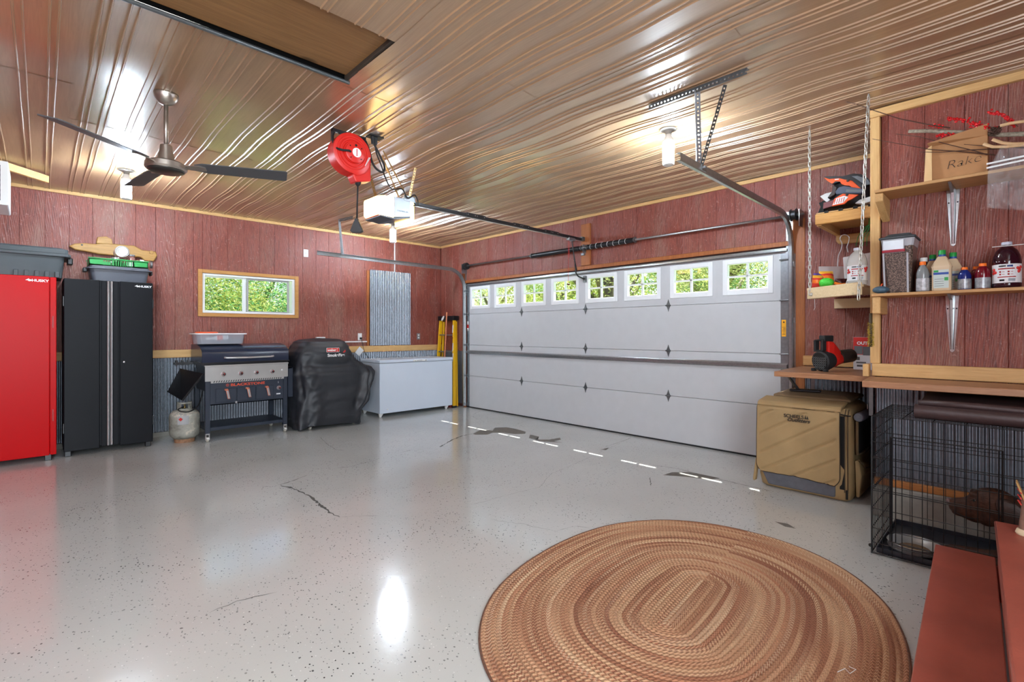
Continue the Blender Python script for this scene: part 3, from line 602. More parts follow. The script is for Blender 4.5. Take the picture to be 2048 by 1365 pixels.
# ------------------------------------------------------------------ cord reel
cr = thing('cord_reel', 'red retractable extension cord reel with hanging black plug', 'cord reel', (1.75,3.68,2.52))
cx, cy, cz = 1.748, 3.66, 2.70
def rot2(p, a=0): return p
body = []
for y, s in ((cy-.062,.93),(cy-.055,1.0),(cy+.055,1.0),(cy+.062,.93)):
    ring = []
    for k in range(40):
        a = 2*PI*k/40; r = .155
        x, z = r*math.cos(a), r*math.sin(a)
        if x > .02 and z < -.02: x, z = x+.012*(-z/.155), z*1.10
        ring.append((cx+x*s, y, cz+z*s))
    body.append(ring)
add('housing', MB().loft(body), REDPL, cr, auto=.7)
add('outlet_lobe', MB().prism([(cx+.155,cz+.02),(cx+.158,cz-.185),(cx+.03,cz-.215),(cx+.005,cz-.17),(cx+.03,cz-.05)], 'y', cy-.05, cy+.05), REDPL, cr, bevel=.008, seg=2)
m = MB()
for r, h in ((.132,.066),(.112,.070),(.085,.074)): m.lathe((cx,cy,cz), [(r,.06),(r-.004,h),(r-.014,h),(r-.018,.06)], 36, (0,-1,0))
add('face_ring', m, REDPL, cr, smooth=False, auto=.6)
add('hub_cap', MB().lathe((cx+.01,cy,cz), [(.082,.06),(.080,.084),(.074,.088),(.001,.088)], 32, (0,-1,0)), REDPL, cr, auto=.6)
add('badge', MB().lathe((cx+.018,cy,cz), [(.036,.0885),(.036,.0895),(.001,.09)], 24, (0,-1,0)), PLWHITE, cr, label='round white badge')
for k in range(5): add('badge_print', MB().box(cx+.013,cx+.023,cy-.0912,cy-.0901,cz-.026+.011*k,cz-.018+.011*k), INKR, cr)
for a in (.7,2.4,4.0,5.5): add('screw', MB().lathe((cx+.01+.062*math.cos(a),cy-.088,cz+.062*math.sin(a)), [(.005,0),(.005,.003),(.001,.003)], 8, (0,-1,0)), DARK, cr)
add('hub_hole', MB().lathe((cx+.012,cy-.0882,cz+.055), [(.010,0),(.010,.001),(.001,.001)], 10, (0,-1,0)), DARK, cr)
add('ceiling_bar', MB().box(1.625,1.90,3.69,3.72,2.865,2.89).box(1.625,1.632,3.68,3.725,2.75,2.89).box(1.893,1.90,3.68,3.725,2.72,2.89), BLACK, cr, bevel=.002)
add('bolt', MB().cyl((1.662,3.705,2.862),(1.662,3.705,2.868),.014,n=6), CHROME, cr); add('bolt', MB().cyl((1.61,3.66,2.76),(1.63,3.66,2.76),.008,n=6), CHROME, cr)
add('loop_cord', MB().tube(sm_([(1.64,3.70,2.86),(1.612,3.66,2.80),(1.61,3.62,2.72),(1.64,3.57,2.69),(1.70,3.56,2.695),(1.718,3.585,2.695)]), .008, 8), RUBBER, cr, smooth=True)
add('loop_cord', MB().tube(sm_([(1.90,3.69,2.86),(1.91,3.64,2.76),(1.905,3.60,2.68),(1.93,3.58,2.62),(1.99,3.58,2.60),(2.02,3.60,2.66),(1.98,3.62,2.76),(1.932,3.625,2.84)]), .0085, 8), RUBBER, cr, smooth=True)
add('plug', MB().cyl((1.928,3.625,2.885),(1.932,3.625,2.825),.019,.014,n=10), RUBBER, cr)
add('bell_guide', MB().lathe((cx+.065,cy-.01,cz-.185), [(.014,-.045),(.022,-.03),(.028,-.012),(.028,0)], 16), RUBBER, cr, smooth=True)
add('drop_cord', MB().tube([(cx+.065,cy-.01,cz-.22),(cx+.062,cy-.01,2.40),(cx+.056,cy-.012,2.20)], .0065, 8), RUBBER, cr, smooth=True)
px_, py_ = cx+.056, cy-.012
add('triple_plug', MB().loft([[(px_+x*.72,py_-x*.69+0,z) for x, z in [(0,0)]]*1]) if 0 else MB().loft([[(px_+u*w_*.72-v*.7*.016, py_-u*w_*.69-v*.7*.016, z) for u, v in ((-1,-1),(1,-1),(1,1),(-1,1))] for w_, z in ((.014,2.205),(.016,2.185),(.022,2.18),(.048,2.115),(.050,2.105),(.03,2.092))]), BLACK, cr, bevel=.004)
add('warning_tag', MB().obox((1.86,3.60,2.66),(.003,.04,.08),(.3,.4,.3)), PAPER, cr)
ob = thing('outlet_cover', 'dark junction cover with plugs on the ceiling beside the cord reel', 'outlet', (1.95,3.63,2.88))
add('cover', MB().box(1.89,2.01,3.59,3.67,2.882,2.892), DARK, ob)

# ------------------------------------------------------------------ wall fittings
cp = thing('corrugated_panel', 'small corrugated steel panel covering the wall right of the window', 'panel', (4.28,YA-.03,1.09))
add('sheet', corr(MB(), 'x', 3.90, 4.675, 1.09, 2.345, YA-.048), CORR, cp, smooth=True, fix=False)
add('frame_board', MB().box(3.86,3.905,YA-.036,YA-.015,1.085,2.33), STAINZ, cp, bevel=.002)
def outlet(x, z, lbl, nm='wall_outlet', sw=False, mat=PLWHITE, y=YA-T, fx_=None):
    t = thing(nm, lbl, 'outlet' if not sw else 'switch', (x,y-.008,z-.057))
    add('cover_plate', MB().box(x-.035,x+.035,y-.007,y-.001,z-.057,z+.057), mat, t, bevel=.002)
    m = MB()
    if sw: m.box(x-.008,x+.008,y-.016,y-.007,z-.014,z+.014)
    else:
        for q in (-.022,.022): m.box(x-.014,x+.014,y-.010,y-.007,z+q-.014,z+q+.014)
    add('socket', m, WHITE, t); return t
outlet(2.875, 2.50, 'white blank plate high on the red wall right of the window', 'wall_plate', True)
o1 = outlet(3.745, 1.235, 'white outlet with a black plug left of the corrugated panel'); 
add('plug', MB().box(3.735,3.765,YA-.06,YA-T-.010,1.19,1.225), RUBBER, o1, bevel=.004)
outlet(4.865, 1.235, 'gray metal outlet on red wall left of the yellow ladder', mat=GALV)
bx = thing('junction_box', 'small white box on red wall just above the grill cover', 'box', (3.10,YA-T,1.17)); add('body', MB().box(3.02,3.15,YA-T-.06,YA-T-.001,1.17,1.235), PLWHITE, bx, bevel=.004)
add('power_strip', MB().box(3.44,3.86,YA-T-.03,YA-T-.001,1.145,1.165), PLWHITE, label='narrow white cable channel on red wall above the chest freezer', cat='cable channel', bevel=.003)
pcd = thing('freezer_cord', 'black power cord with paper tag dropping from outlet behind the freezer', 'cord', (3.75,7.40,1.0))
add('cord', MB().tube(sm_([(3.75,YA-.06,1.20),(3.77,YA-.07,1.10),(3.80,YA-.075,.98),(3.86,YA-.07,.90),(3.90,YA-.065,.8)]), .004, 6), RUBBER, pcd, smooth=True)
add('paper_tag', MB().obox((3.70,YA-.09,1.0),(.10,.003,.12),(.1,.7,.1)), PAPER, pcd)
# hanging heater and its lumber
hv = thing('unit_heater', 'white louvered shop heater hung at ceiling, cut off by the left edge', 'heater', (-.50,5.6,2.29))
add('cabinet', MB().box(-.84,-.182,5.35,5.8,2.27,2.60), WHITE, hv, bevel=.006)
add('opening', MB().box(-.80,-.222,5.346,5.352,2.30,2.57), DARK, hv)
for k in range(7): add('louver', MB().obox((-.51,5.343,2.32+k*.038),(.575,.004,.022),(.6,0,0)), DGALV, hv)
add('frame', MB().box(-.84,-.80,5.335,5.35,2.27,2.60).box(-.222,-.182,5.335,5.35,2.27,2.60).box(-.80,-.222,5.335,5.35,2.27,2.30).box(-.80,-.222,5.335,5.35,2.57,2.60), PLWHITE, hv)
m = MB(); p0 = Vector((.045,6.86,2.86)); p1 = Vector((-.62,6.20,2.86)); d = (p1-p0).normalized(); n_ = Vector((-d.y,d.x,0))*.02
m.loft([[p-n_+Vector((0,0,-.035)),p+n_+Vector((0,0,-.035)),p+n_+Vector((0,0,.035)),p-n_+Vector((0,0,.035))] for p in (p0,p1)]); add('ceiling_brace', m, PINEX, label='diagonal pine board fixed to the ceiling above the heater', cat='board', bevel=.003)

# ================================================================== along the left wall
def husky(p, mat, parent, w_=.13):        # arrowhead mark and word on a cabinet door, p = left end of the baseline
    x, y, z = p; k = w_/.13
    def poly(pts): return MB().prism([(x+a*k, z+b*k) for a, b in pts], 'y', y-.0012, y)
    add('logo_mark', poly([(0,.010),(.022,.024),(.021,.018),(.034,.014),(.034,.004),(.028,.006),(.016,.001),(.018,.007)]), mat, parent)
    add('logo_mark', poly([(.022,.006),(.024,.0),(.040,.008),(.030,.018),(.033,.009)]), mat, parent)
    text('logo_text', 'HUSKY', (x+.036*k,y-.0004,z+.001), .027*k, mat, parent, sx=1.15, bold=.0009)
yc = 6.895
cb = thing('storage_cabinet', 'tall black two-door metal storage cabinet with silver center handle strip', 'cabinet', (.54,7.15,0))
x0, x1 = .165, .925
add('body', MB().box(x0,x1,yc+.02,7.44,.075,1.865), CAB, cb, bevel=.004)
for a, b in ((x0+.004,.455),(.625,x1-.004)): d_ = add('door', MB().box(a,b,yc,yc+.018,.055,1.868), CAB, cb, bevel=.005, seg=2)
add('door_channel', MB().box(.472,.512,yc+.004,yc+.018,.07,1.862), CAB, cb, bevel=.002); add('door_channel', MB().box(.570,.612,yc+.004,yc+.018,.07,1.862), CAB, cb, bevel=.002)
for a in (.514,.542):
    add('handle_strip', MB().prism([(a,yc+.014),(a+.003,yc-.010),(a+.010,yc-.014),(a+.020,yc-.010),(a+.026,yc+.014)], 'z', .075, 1.862), CHROME, cb)
add('lock', MB().lathe((.662,yc,.975), [(.012,0),(.012,.006),(.008,.010),(.001,.010)], 16, (0,-1,0)), CHROME, cb, smooth=True)
for x in (x0-.002, x1-.006):
    for z in (.25,1.58): add('hinge', MB().box(x,x+.010,yc+.004,yc+.022,z,z+.10), BLACK, cb)
for x in (.20,.88):
    for y in (yc+.05,7.38): add('foot', MB().box(x-.025,x+.025,y-.03,y+.03,0,.075), BLACK, cb, bevel=.004)
husky((.755,yc-.0002,1.812), INKW, cb, .15)
yr = 6.835
rc = thing('storage_cabinet', 'tall glossy red metal storage cabinet at the left edge', 'cabinet', (-.30,7.1,0))
add('body', MB().box(-.80,.112,yr+.02,7.44,.075,1.865), RED, rc, bevel=.004)
add('door', MB().box(-.80,-.335,yr,yr+.018,.055,1.868), RED, rc, bevel=.005, seg=2); add('door', MB().box(-.325,.060,yr,yr+.018,.055,1.868), RED, rc, bevel=.005, seg=2)
add('edge_strip', MB().box(.063,.111,yr+.003,yr+.018,.058,1.866), RED, rc, bevel=.004)
for z in (.40,1.35): add('hinge', MB().box(.082,.090,yr-.001,yr+.004,z,z+.12), plain('hinge_red', (150,10,12), .4), rc)
add('handle_strip', MB().box(-.345,-.315,yr-.012,yr,.075,1.86), CHROME, rc, bevel=.003)
for x in (-.74,.05):
    for y in (yr+.05,7.38): add('foot', MB().box(x-.025,x+.025,y-.03,y+.03,0,.075), BLACK, rc, bevel=.004)
husky((-.115,yr-.0002,1.812), INKW, rc, .165)

tt = thing('storage_tote', 'large dark gray lidded storage tote on top of the red cabinet', 'storage tote', (-.30,7.15,1.87))
add('bin', MB().rbox(-.86,.175,6.885,7.40,1.869,2.085,.04,3,.02), GRAYPL, tt, auto=.6)
add('lid', MB().rbox(-.90,.225,6.855,7.43,2.085,2.115,.05,3,0).rbox(-.885,.205,6.87,7.42,2.115,2.165,.05,3,-.0).rbox(-.86,.17,6.89,7.39,2.165,2.176,.05,3,0), GRAYPL, tt, auto=.5, bevel=.004)
add('latch', MB().box(.20,.245,7.05,7.20,2.03,2.10), BLACK, tt, bevel=.008)
for k in range(5): add('side_rib', MB().box(-.20+k*.075,-.165+k*.075,6.884,6.900,1.87,1.93), GRAYPL, tt, bevel=.004)
b1 = thing('storage_bin', 'slate gray shallow lidded bin on the black cabinet beneath the green crate', 'storage bin', (.62,7.1,1.87))
add('bin', MB().rbox(.375,.895,6.93,7.33,1.869,1.995,.04,3,.022), GRAYPL2, b1, auto=.6)
add('lid', MB().rbox(.345,.925,6.90,7.36,1.995,2.008,.05,3,0).rbox(.37,.90,6.92,7.34,2.008,2.032,.05,3,0), GRAYPL2, b1, auto=.5, bevel=.003)
add('latch', MB().box(.325,.36,7.04,7.16,1.965,2.01), BLACK, b1, bevel=.006); add('latch', MB().box(.918,.94,7.04,7.16,1.97,2.01), BLACK, b1, bevel=.006)
gc = thing('crate', 'shallow green slotted plastic crate holding jars on the gray bin', 'crate', (.62,7.1,2.033))
gx0, gx1, gy0, gy1, gz0, gz1 = .370,.885,6.945,7.28,2.034,2.115
m = MB().box(gx0,gx1,gy0,gy1,gz0,gz0+.006).box(gx0,gx1,gy0,gy0+.006,gz0,gz0+.014).box(gx0,gx1,gy0,gy0+.006,gz1-.016,gz1).box(gx0,gx1,gy1-.006,gy1,gz0,gz1).box(gx0,gx0+.006,gy0,gy1,gz0,gz1).box(gx1-.006,gx1,gy0,gy1,gz0,gz1)
m.box(gx0,gx0+.12,gy0,gy0+.006,gz0,gz1).box(gx1-.14,gx1,gy0,gy0+.006,gz0,gz1)
for k in range(13): m.box(gx0+.13+k*.0205,gx0+.14+k*.0205,gy0,gy0+.006,gz0,gz1)
m.box(gx0+.2,gx0+.28,gy0,gy0+.005,gz0+.01,gz1-.02); add('basket', m, GREENPL, gc); add('rim', MB().box(gx0-.008,gx1+.008,gy0-.008,gy0+.002,gz1-.01,gz1+.002), GREENPL, gc, bevel=.002); add('rim', MB().box(gx0-.008,gx1+.008,gy1-.002,gy1+.008,gz1-.01,gz1+.002), GREENPL, gc, bevel=.002)
JG = m_film('jar_glass', (.55,.25,.22,1), .5, .06)
def jar(x, y, z, r, h, ax, lbl, lidc=None):
    t = thing('glass_jar', lbl, 'jar', (x,y,z), 'jars in the green crate')
    a = Vector(ax).normalized(); add('glass', MB().lathe((x,y,z), [(r*.9,0),(r,.01),(r,h*.75),(r*.8,h*.88),(r*.8,h)], 20, a), JG, t, smooth=True)
    add('lid', MB().lathe(Vector((x,y,z))+a*h, [(r*.86,-.004),(r*.88,0),(r*.88,.014),(r*.8,.016),(r*.72,.012),(r*.7,.016),(r*.5,.014),(r*.48,.018),(r*.25,.014),(.001,.015)], 26), lidc or STAIN, t, auto=.4) if abs(a.z) > .9 else add('lid', MB().lathe(Vector((x,y,z))+a*h, [(r*.86,-.004),(r*.92,0),(r*.92,.014),(r*.8,.017),(r*.74,.012),(r*.7,.016),(r*.5,.013),(r*.46,.017),(r*.25,.013),(.001,.014)], 26, a), lidc or STAIN, t, auto=.4)
    add('label', MB().lathe(Vector((x,y,z))+a*.03, [(r*1.01,0),(r*1.01,h*.28)], 20, a, cap=False), PAPER, t, fix=False)
jar(.655,7.10,2.20,.070,.10,(0,-1,.12), 'glass jar lying with its round silver lid facing out, in green crate')
jar(.60,7.02,2.041,.045,.085,(0,0,1), 'dark glass jar standing left of the silver-lidded jar in green crate', STAIN)
jar(.79,7.05,2.095,.047,.13,(1,0,.02), 'dark red jar lying sideways at right end of the green crate', GALV)
jar(.75,7.17,2.041,.045,.15,(0,0,1), 'clear jar standing at the back right of the green crate', GALV)
FISHW = wood('carved_wood', (150,104,42), (206,158,82), 'x', .5, True, 2)
fs = thing('carved_fish', 'carved wooden fish plaque on the red wall behind the green crate', 'carving', (.62,7.44,2.19))
pts = [(137,492),(150,487),(170,486),(192,488),(205,485),(250,490),(268,491),(285,500),(312,503),(315,512),(308,523),(290,522),(282,515),(240,512),(200,509),(170,503),(150,500)]
P = [aY(x,y,7.40) for x, y in pts]; add('body', MB().prism([(p.x,p.z) for p in P], 'y', 7.405, 7.455), FISHW, fs, bevel=.014, seg=3)
P = [aY(x,y,7.40) for x, y in [(192,487),(195,474),(212,473),(224,478),(226,490)]]; add('log_piece', MB().prism([(p.x,p.z) for p in P], 'y', 7.40, 7.46), FISHW, fs, bevel=.01, seg=2)
e_ = aY(164,490,7.40); add('eye', MB().lathe((e_.x,7.404,e_.z), [(.010,0),(.008,.005),(.001,.006)], 12, (0,-1,0)), BLACK, fs)
e_ = aY(303,505,7.40); add('knot', MB().lathe((e_.x,7.404,e_.z), [(.022,0),(.02,.008),(.001,.010)], 12, (0,-1,0)), FISHW, fs)

# ------------------------------------------------------------------ griddle
gy = 6.68; gxl, gxr = 1.392, 2.335
gr = thing('griddle', 'four-burner black and steel griddle cart with orange-lettered front beneath the window', 'griddle', (1.86,6.95,0))
for x in (gxl+.005,gxr-.055):
    for y in (gy,7.22): 
        add('leg', MB().box(x,x+.052,y,y+.045,.10,.86), NAVY, gr, bevel=.003)
        cx_ = x+.026; m = MB().cyl((cx_-.012,y+.03,.028),(cx_+.012,y+.03,.028),.028,n=16); k = add('caster', m, plain('caster_wheel', (196,190,176), .5) if 'caster_wheel' not in bpy.data.materials else bpy.data.materials['caster_wheel'], gr, auto=.6)
        add('fork', MB().box(cx_-.022,cx_-.014,y+.008,y+.045,.02,.10).box(cx_+.014,cx_+.022,y+.008,y+.045,.02,.10).box(cx_-.022,cx_+.022,y+.005,y+.048,.085,.10), CHROME, k)
        add('brake', MB().obox((cx_,y-.008,.045),(.03,.03,.012),(.5,0,0)), PLWHITE, k, bevel=.003)
add('bottom_shelf', MB().box(gxl+.02,gxr-.02,gy+.02,7.25,.125,.165), NAVY, gr, bevel=.003)
add('front_panel', MB().box(gxl+.055,gxr-.055,gy+.004,gy+.02,.43,.72).box(gxl+.055,gxr-.055,gy+.004,gy+.03,.43,.445), NAVY, gr, bevel=.002)
add('body_box', MB().box(gxl+.02,gxr-.02,gy+.03,7.25,.60,.90), BLACK, gr)
m = MB().prism([(gxl,.72),(gxl,.898),(gxr,.898),(gxr,.725),(gxr-.05,.725),(gxr-.05,.70),(gxl+.06,.695),(gxl+.06,.72)], 'y', gy-.012, gy+.002); add('control_panel', m, STAIN, gr, bevel=.002)
add('top_rim', MB().box(gxl-.005,gxr+.005,gy-.022,gy+.012,.895,.912), STAIN, gr, bevel=.003)
for k in range(30): 
    x = gxl+.085+k*(gxr-gxl-.16)/30; add('vent_slot', MB().prism([(x,.703),(x+.010,.703),(x+.020,.724),(x+.010,.724)], 'y', gy-.0135, gy-.0119), BLACK, gr)
def knob(x, z, y=gy-.012, r=.028):
    k = add('knob', MB().lathe((x,y,z), [(r,0),(r,.006),(r*.86,.012),(r*.72,.014),(r*.68,.036),(r*.5,.042),(.001,.042)], 24, (0,-1,0)), CHROME, gr, auto=.5)
    add('knob_cap', MB().lathe((x,y-.0425,z), [(r*.55,0),(r*.5,.003),(.001,.003)], 20, (0,-1,0)), BLACK, k)
    add('knob_band', MB().lathe((x,y-.0155,z), [(r*.80,-.002),(r*.80,.008)], 24, (0,-1,0), cap=False), INKR, k); add('pointer', MB().box(x-.003,x+.003,y-.047,y-.045,z,z+.014), INKR, k)
for x, z in ((1.585,.800),(1.775,.800),(1.952,.802),(2.140,.804)): knob(x, z)
knob(2.226, .585, gy+.004, .027)
add('igniter', MB().lathe((2.262,gy-.012,.815), [(.013,0),(.012,.012),(.001,.014)], 16, (0,-1,0)), CHROME, gr)
for k, (a, b) in enumerate(((1.505,1.73),(1.735,1.945),(1.950,2.155))):
    dd = add('door', MB().box(a,b,gy-.006,gy+.004,.462,.625), NAVY, gr, bevel=.003)
    hx = a+(b-a)*.52+.012*k; hm = MB().loft([[(hx-.004+u+(t_*.022),gy-.006-dep,.612-t_*.115) if 1 else 0 for u, dep in ((-w__,.018),(w__,.018),(w__,.032),(-w__,.032))] for t_, w__ in ((0,.016),(.5,.015),(1,.014))])
    h_ = add('handle', hm, COPPER, dd, bevel=.004, seg=2); add('handle_face', MB().loft([[(hx-.004+u+(t_*.022),gy-.0385-dep,.612-t_*.115) for u, dep in ((-w__,0),(w__,0),(w__,.002),(-w__,.002))] for t_, w__ in ((.12,.010),(.5,.010),(.94,.010))]), CHROME, dd)
    add('handle_foot', MB().box(hx-.030,hx+.010,gy-.034,gy-.005,.600,.622), COPPER, dd, bevel=.005)
text('brand_text', 'BLACKSTONE', (1.665,gy+.0035,.648), .044, INKO, gr, sx=1.42, bold=.0012)
m = MB().lathe((1.632,gy+.0035,.663), [(.017,0),(.017,.001)], 20, (0,-1,0)); add('brand_mark', m, INKO, gr); add('brand_mark', MB().lathe((1.632,gy+.002,.663), [(.013,0),(.013,.0008)], 20, (0,-1,0)), NAVY, gr)
text('brand_mark', 'B', (1.625,gy+.0010,.654), .024, INKO, gr)
add('print', MB().box(2.195,2.245,gy+.0025,gy+.0039,.500,.516), PAPER, gr); add('bottle_opener', MB().box(1.715,1.735,gy-.010,gy+.004,.435,.46), CHROME, gr)
for k in range(3): add('print', MB().box(2.215,2.219+.006*(k % 2),gy+.0025,gy+.0039,.645+.011*k,.650+.011*k), PAPER, gr)
# lid (hood)
hs = []
hp = [(6.70,.925),(6.70,.928)]
prof = [(6.672,.940),(6.672,1.045)]+[(6.672+.30*math.sin(a)**1.0*1.0+.0, 1.045+.105*(1-math.cos(a))) if 0 else (6.672+.36*(1-math.cos(a)), 1.045+.115*math.sin(a)) for a in [PI/2*k/8 for k in range(1,9)]]+[(7.25,1.155),(7.27,.94)]
hd = add('lid', MB().prism(prof, 'x', gxl-.03, gxr+.012), plain('lid_paint', (34,42,60), .22), gr, bevel=.003, auto=.35)
add('lid_lip', MB().box(gxl-.034,gxr+.016,6.665,7.27,.932,.945), BLACK, gr)
m = MB().tube([(1.60,6.668,1.000),(1.60,6.630,1.000)], .011, 10); add('handle_post', m, CHROME, hd); m = MB().tube([(2.13,6.668,1.000),(2.13,6.630,1.000)], .011, 10); add('handle_post', m, CHROME, hd)
add('handle_bar', MB().tube([(1.585,6.632,1.003),(1.61,6.622,.998),(1.87,6.618,.994),(2.12,6.622,.998),(2.145,6.632,1.003)], .012, 10), CHROME, hd, smooth=True)
add('hinge_rail', MB().box(gxl-.03,gxr+.01,6.70,7.26,.912,.932), BLACK, gr)
# side shelves: left one folded down at a slant, right one hanging
def slab(c, u, v, n, su, sv, sn):
    u = Vector(u).normalized(); v = Vector(v); v = (v-u*v.dot(u)).normalized(); w_ = u.cross(v); c = Vector(c)
    return MB().add([c+u*a*su/2+v*b*sv/2+w_*d*sn/2 for d in (-1,1) for a, b in ((-1,-1),(1,-1),(1,1),(-1,1))], [(3,2,1,0),(4,5,6,7),(0,1,5,4),(1,2,6,5),(2,3,7,6),(3,0,4,7)])
P = [aY(*p, Y) for p, Y in (((336,785),7.22),((362,738),7.22),((408,748),6.73),((365,802),6.73))]
n_ = (P[1]-P[0]).cross(P[3]-P[0]).normalized()*.012
ls = add('folded_side_shelf', MB().loft([[p-n_ for p in P],[p+n_ for p in P]]), BLACK, gr, bevel=.003)
q0 = P[3].lerp(P[0],.22); q1 = P[2].lerp(P[1],.22)
add('shelf_rail', MB().tube([q0+n_*1.3,q1.lerp(q0,.12)+n_*1.3], .006, 6), CHROME, ls)
q0 = P[3].lerp(P[0],.38); q1 = P[2].lerp(P[1],.38); add('shelf_rail', MB().tube([q0+n_*1.3,q1.lerp(q0,.12)+n_*1.3], .005, 6), CHROME, ls)
add('hook_rack', MB().box(1.17,1.36,7.15,7.19,.905,.935).box(1.18,1.20,7.14,7.19,.90,.96).box(1.24,1.26,7.14,7.19,.90,.96).box(1.30,1.32,7.14,7.19,.90,.96), BLACK, gr)
add('folded_side_shelf', MB().box(gxr+.012,gxr+.075,6.70,6.73,.45,.845).box(gxr+.012,gxr+.07,6.70,7.12,.825,.845), NAVY, gr, bevel=.004)
# clear bin on the griddle
CLEAR = m_film('clear_tub', (.62,.66,.74,1), .42, .12)
cb_ = thing('storage_bin', 'clear plastic tub with white rim on the griddle lid', 'storage bin', (1.62,6.93,1.157))
bz = 1.162
add('tub', MB().rbox(1.335,1.865,6.80,7.14,bz,bz+.118,.05,3,.016), CLEAR, cb_, auto=.6)
add('rim', MB().rbox(1.315,1.89,6.785,7.16,bz+.118,bz+.132,.06,3,0), WHITE, cb_, bevel=.003)
add('contents', MB().obox((1.62,6.97,bz+.035),(.44,.22,.05)), plain('tub_contents', (96,100,112), .7, 0, .3, 30), cb_)
bt_ = thing('bottle', 'white and red spray bottle lying inside the clear tub on the griddle', 'bottle', (1.60,6.86,bz+.06))
add('body', MB().lathe((1.48,6.86,bz+.068), [(.012,0),(.016,.03),(.034,.07),(.036,.19),(.02,.21)], 16, (1,0,.1)), WHITE, bt_, smooth=True); add('label', MB().lathe((1.555,6.86,bz+.0755), [(.0365,0),(.0365,.06)], 16, (1,0,.1), cap=False), ORANGE, bt_, fix=False)
add('trigger', MB().box(1.44,1.48,6.85,6.87,bz+.05,bz+.09), WHITE, bt_)
add('orange_lid', MB().lathe((1.47,6.96,bz+.133), [(.12,0),(.122,.012),(.10,.018),(.001,.018)], 24), ORANGE, label='round orange lid lying on the clear tub on the griddle', cat='lid', auto=.5)
# propane tank
TANK = NT('chipped_tank_paint'); TANK.set(Base_Color=TANK.ramp(TANK.noise(5, (1,1,1.6), 5, .7, .4), [(.36,lin((120,118,110))),(.46,lin((150,148,138))),(.57,lin((166,164,154))),(.60,lin((206,196,180))),(.66,lin((150,150,146)))]), Roughness=.55); TANK.bump(TANK.noise(14), .3, .01); TANK = TANK.m
tx, ty = 1.235, 6.93
pt = thing('propane_tank', 'weathered gray propane tank on the floor left of the griddle', 'gas tank', (tx,ty,0))
add('cylinder', MB().lathe((tx,ty,0), [(.05,.06),(.11,.045),(.145,.08),(.155,.12),(.156,.30),(.150,.335),(.12,.37),(.06,.39),(.02,.395)], 36), TANK, pt, smooth=True)
add('foot_ring', MB().lathe((tx,ty,0), [(.10,.0),(.103,.0),(.108,.05),(.104,.05)], 32, cap=False), plain('rusty_ring', (150,112,84), .7, 0, .3, 30), pt)
col_ = MB()
for k in range(19):
    a0, a1 = 2*PI*(k-9.5)/24-PI/2, 2*PI*(k-8.5)/24-PI/2
    for z0, z1 in (((.375,.40),(.455,.475)) if k in (7,8,9,10,11) else ((.375,.475),)):
        col_.loft([[(tx+r*math.cos(a),ty+r*math.sin(a),z) for r, z in ((.072,z0),(.076,z0),(.076,z1),(.072,z1))] for a in (a0,a1)])
add('collar', col_, TANK, pt); add('valve', MB().lathe((tx,ty,.39), [(.016,0),(.016,.03),(.01,.035),(.01,.05),(.022,.052),(.022,.065),(.001,.066)], 14), plain('brass', (150,130,84), .35, .9), pt, smooth=True)
add('gas_hose', MB().tube(sm_([(tx-.01,ty-.02,.42),(tx-.08,ty-.09,.40),(tx-.05,ty-.12,.375),(tx+.03,ty-.125,.37),(tx+.12,ty-.08,.42),(tx+.17,ty,.50),(tx+.20,ty+.05,.60)]), .007, 8), RUBBER, pt, smooth=True)
lab = MB(); lab.loft([[(tx+.1585*math.cos(a),ty+.1585*math.sin(a),z) for z in (.225,.325)] for a in [-PI/2-.62+.09*k for k in range(9)]], cap=False); add('label', lab, PAPER, pt, fix=False)
d0 = -PI/2-.42; dm = [(math.cos(d0+u)*.160+tx, math.sin(d0+u)*.160+ty, .288+v) for u, v in ((-.14,0),(0,-.022),(.14,0),(0,.022))]; add('hazard_diamond', MB().add(dm+[(x-.001*math.cos(d0),y-.001*math.sin(d0),z) for x,y,z in dm], [(0,1,2,3),(7,6,5,4)]), INKR, pt)

# ------------------------------------------------------------------ covered grill
GCOV = plain('grill_cover_fabric', (34,36,42), .46, 0, .12, 9, .45, 160)
sm = thing('covered_grill', 'grill under a draped black fabric cover between griddle and chest freezer', 'grill', (2.92,6.85,0))
rows = [(.035,2.45,3.30,6.50,7.22),(.16,2.435,3.36,6.49,7.25),(.35,2.43,3.43,6.485,7.26),(.55,2.43,3.50,6.49,7.27),(.72,2.43,3.53,6.50,7.27),(.80,2.44,3.50,6.53,7.27),(.86,2.45,3.38,6.56,7.27),(.94,2.46,3.24,6.55,7.26),(1.02,2.47,3.20,6.555,7.26),(1.10,2.51,3.18,6.59,7.25),(1.17,2.56,3.15,6.65,7.22),(1.205,2.62,3.10,6.74,7.16),(1.215,2.72,3.02,6.82,7.10)]
def cover_ring(z, x0, x1, y0, y1, n=150):
    out = []; cx_, cy_ = (x0+x1)/2, (y0+y1)/2; a_, b_ = (x1-x0)/2, (y1-y0)/2
    for k in range(n):
        t = 2*PI*k/n; c_, s_ = math.cos(t), math.sin(t); e = .34
        x = cx_+a_*math.copysign(abs(c_)**e, c_); y = cy_+b_*math.copysign(abs(s_)**e, s_)
        am = .036*max(0, min(1,(1.0-z)/.45)); am2 = .026 if z < 1.0 else (.014 if z < 1.15 else .005)
        f = am*math.sin(t*11+2*math.sin(t*2.3))*mno.noise(Vector((x*2.2,y*2,z*.6)))*2.6+am2*mno.noise(Vector((x*4.2+z*1.5,y*4,z*2.6)))*2.0+am2*.5*(1-2*abs(mno.noise(Vector((x*9-z*5,y*8,z*5+x*3)))))
        d = Vector((c_,s_,0)); x += d.x*f; y += d.y*f
        out.append((x, y, z+(.025*math.sin(t*3+.6)+.02*mno.noise(Vector((t*2,.3,1))) if z < .05 else 0)+.010*mno.noise(Vector((x*4,y*4,z*4)))))
    return out
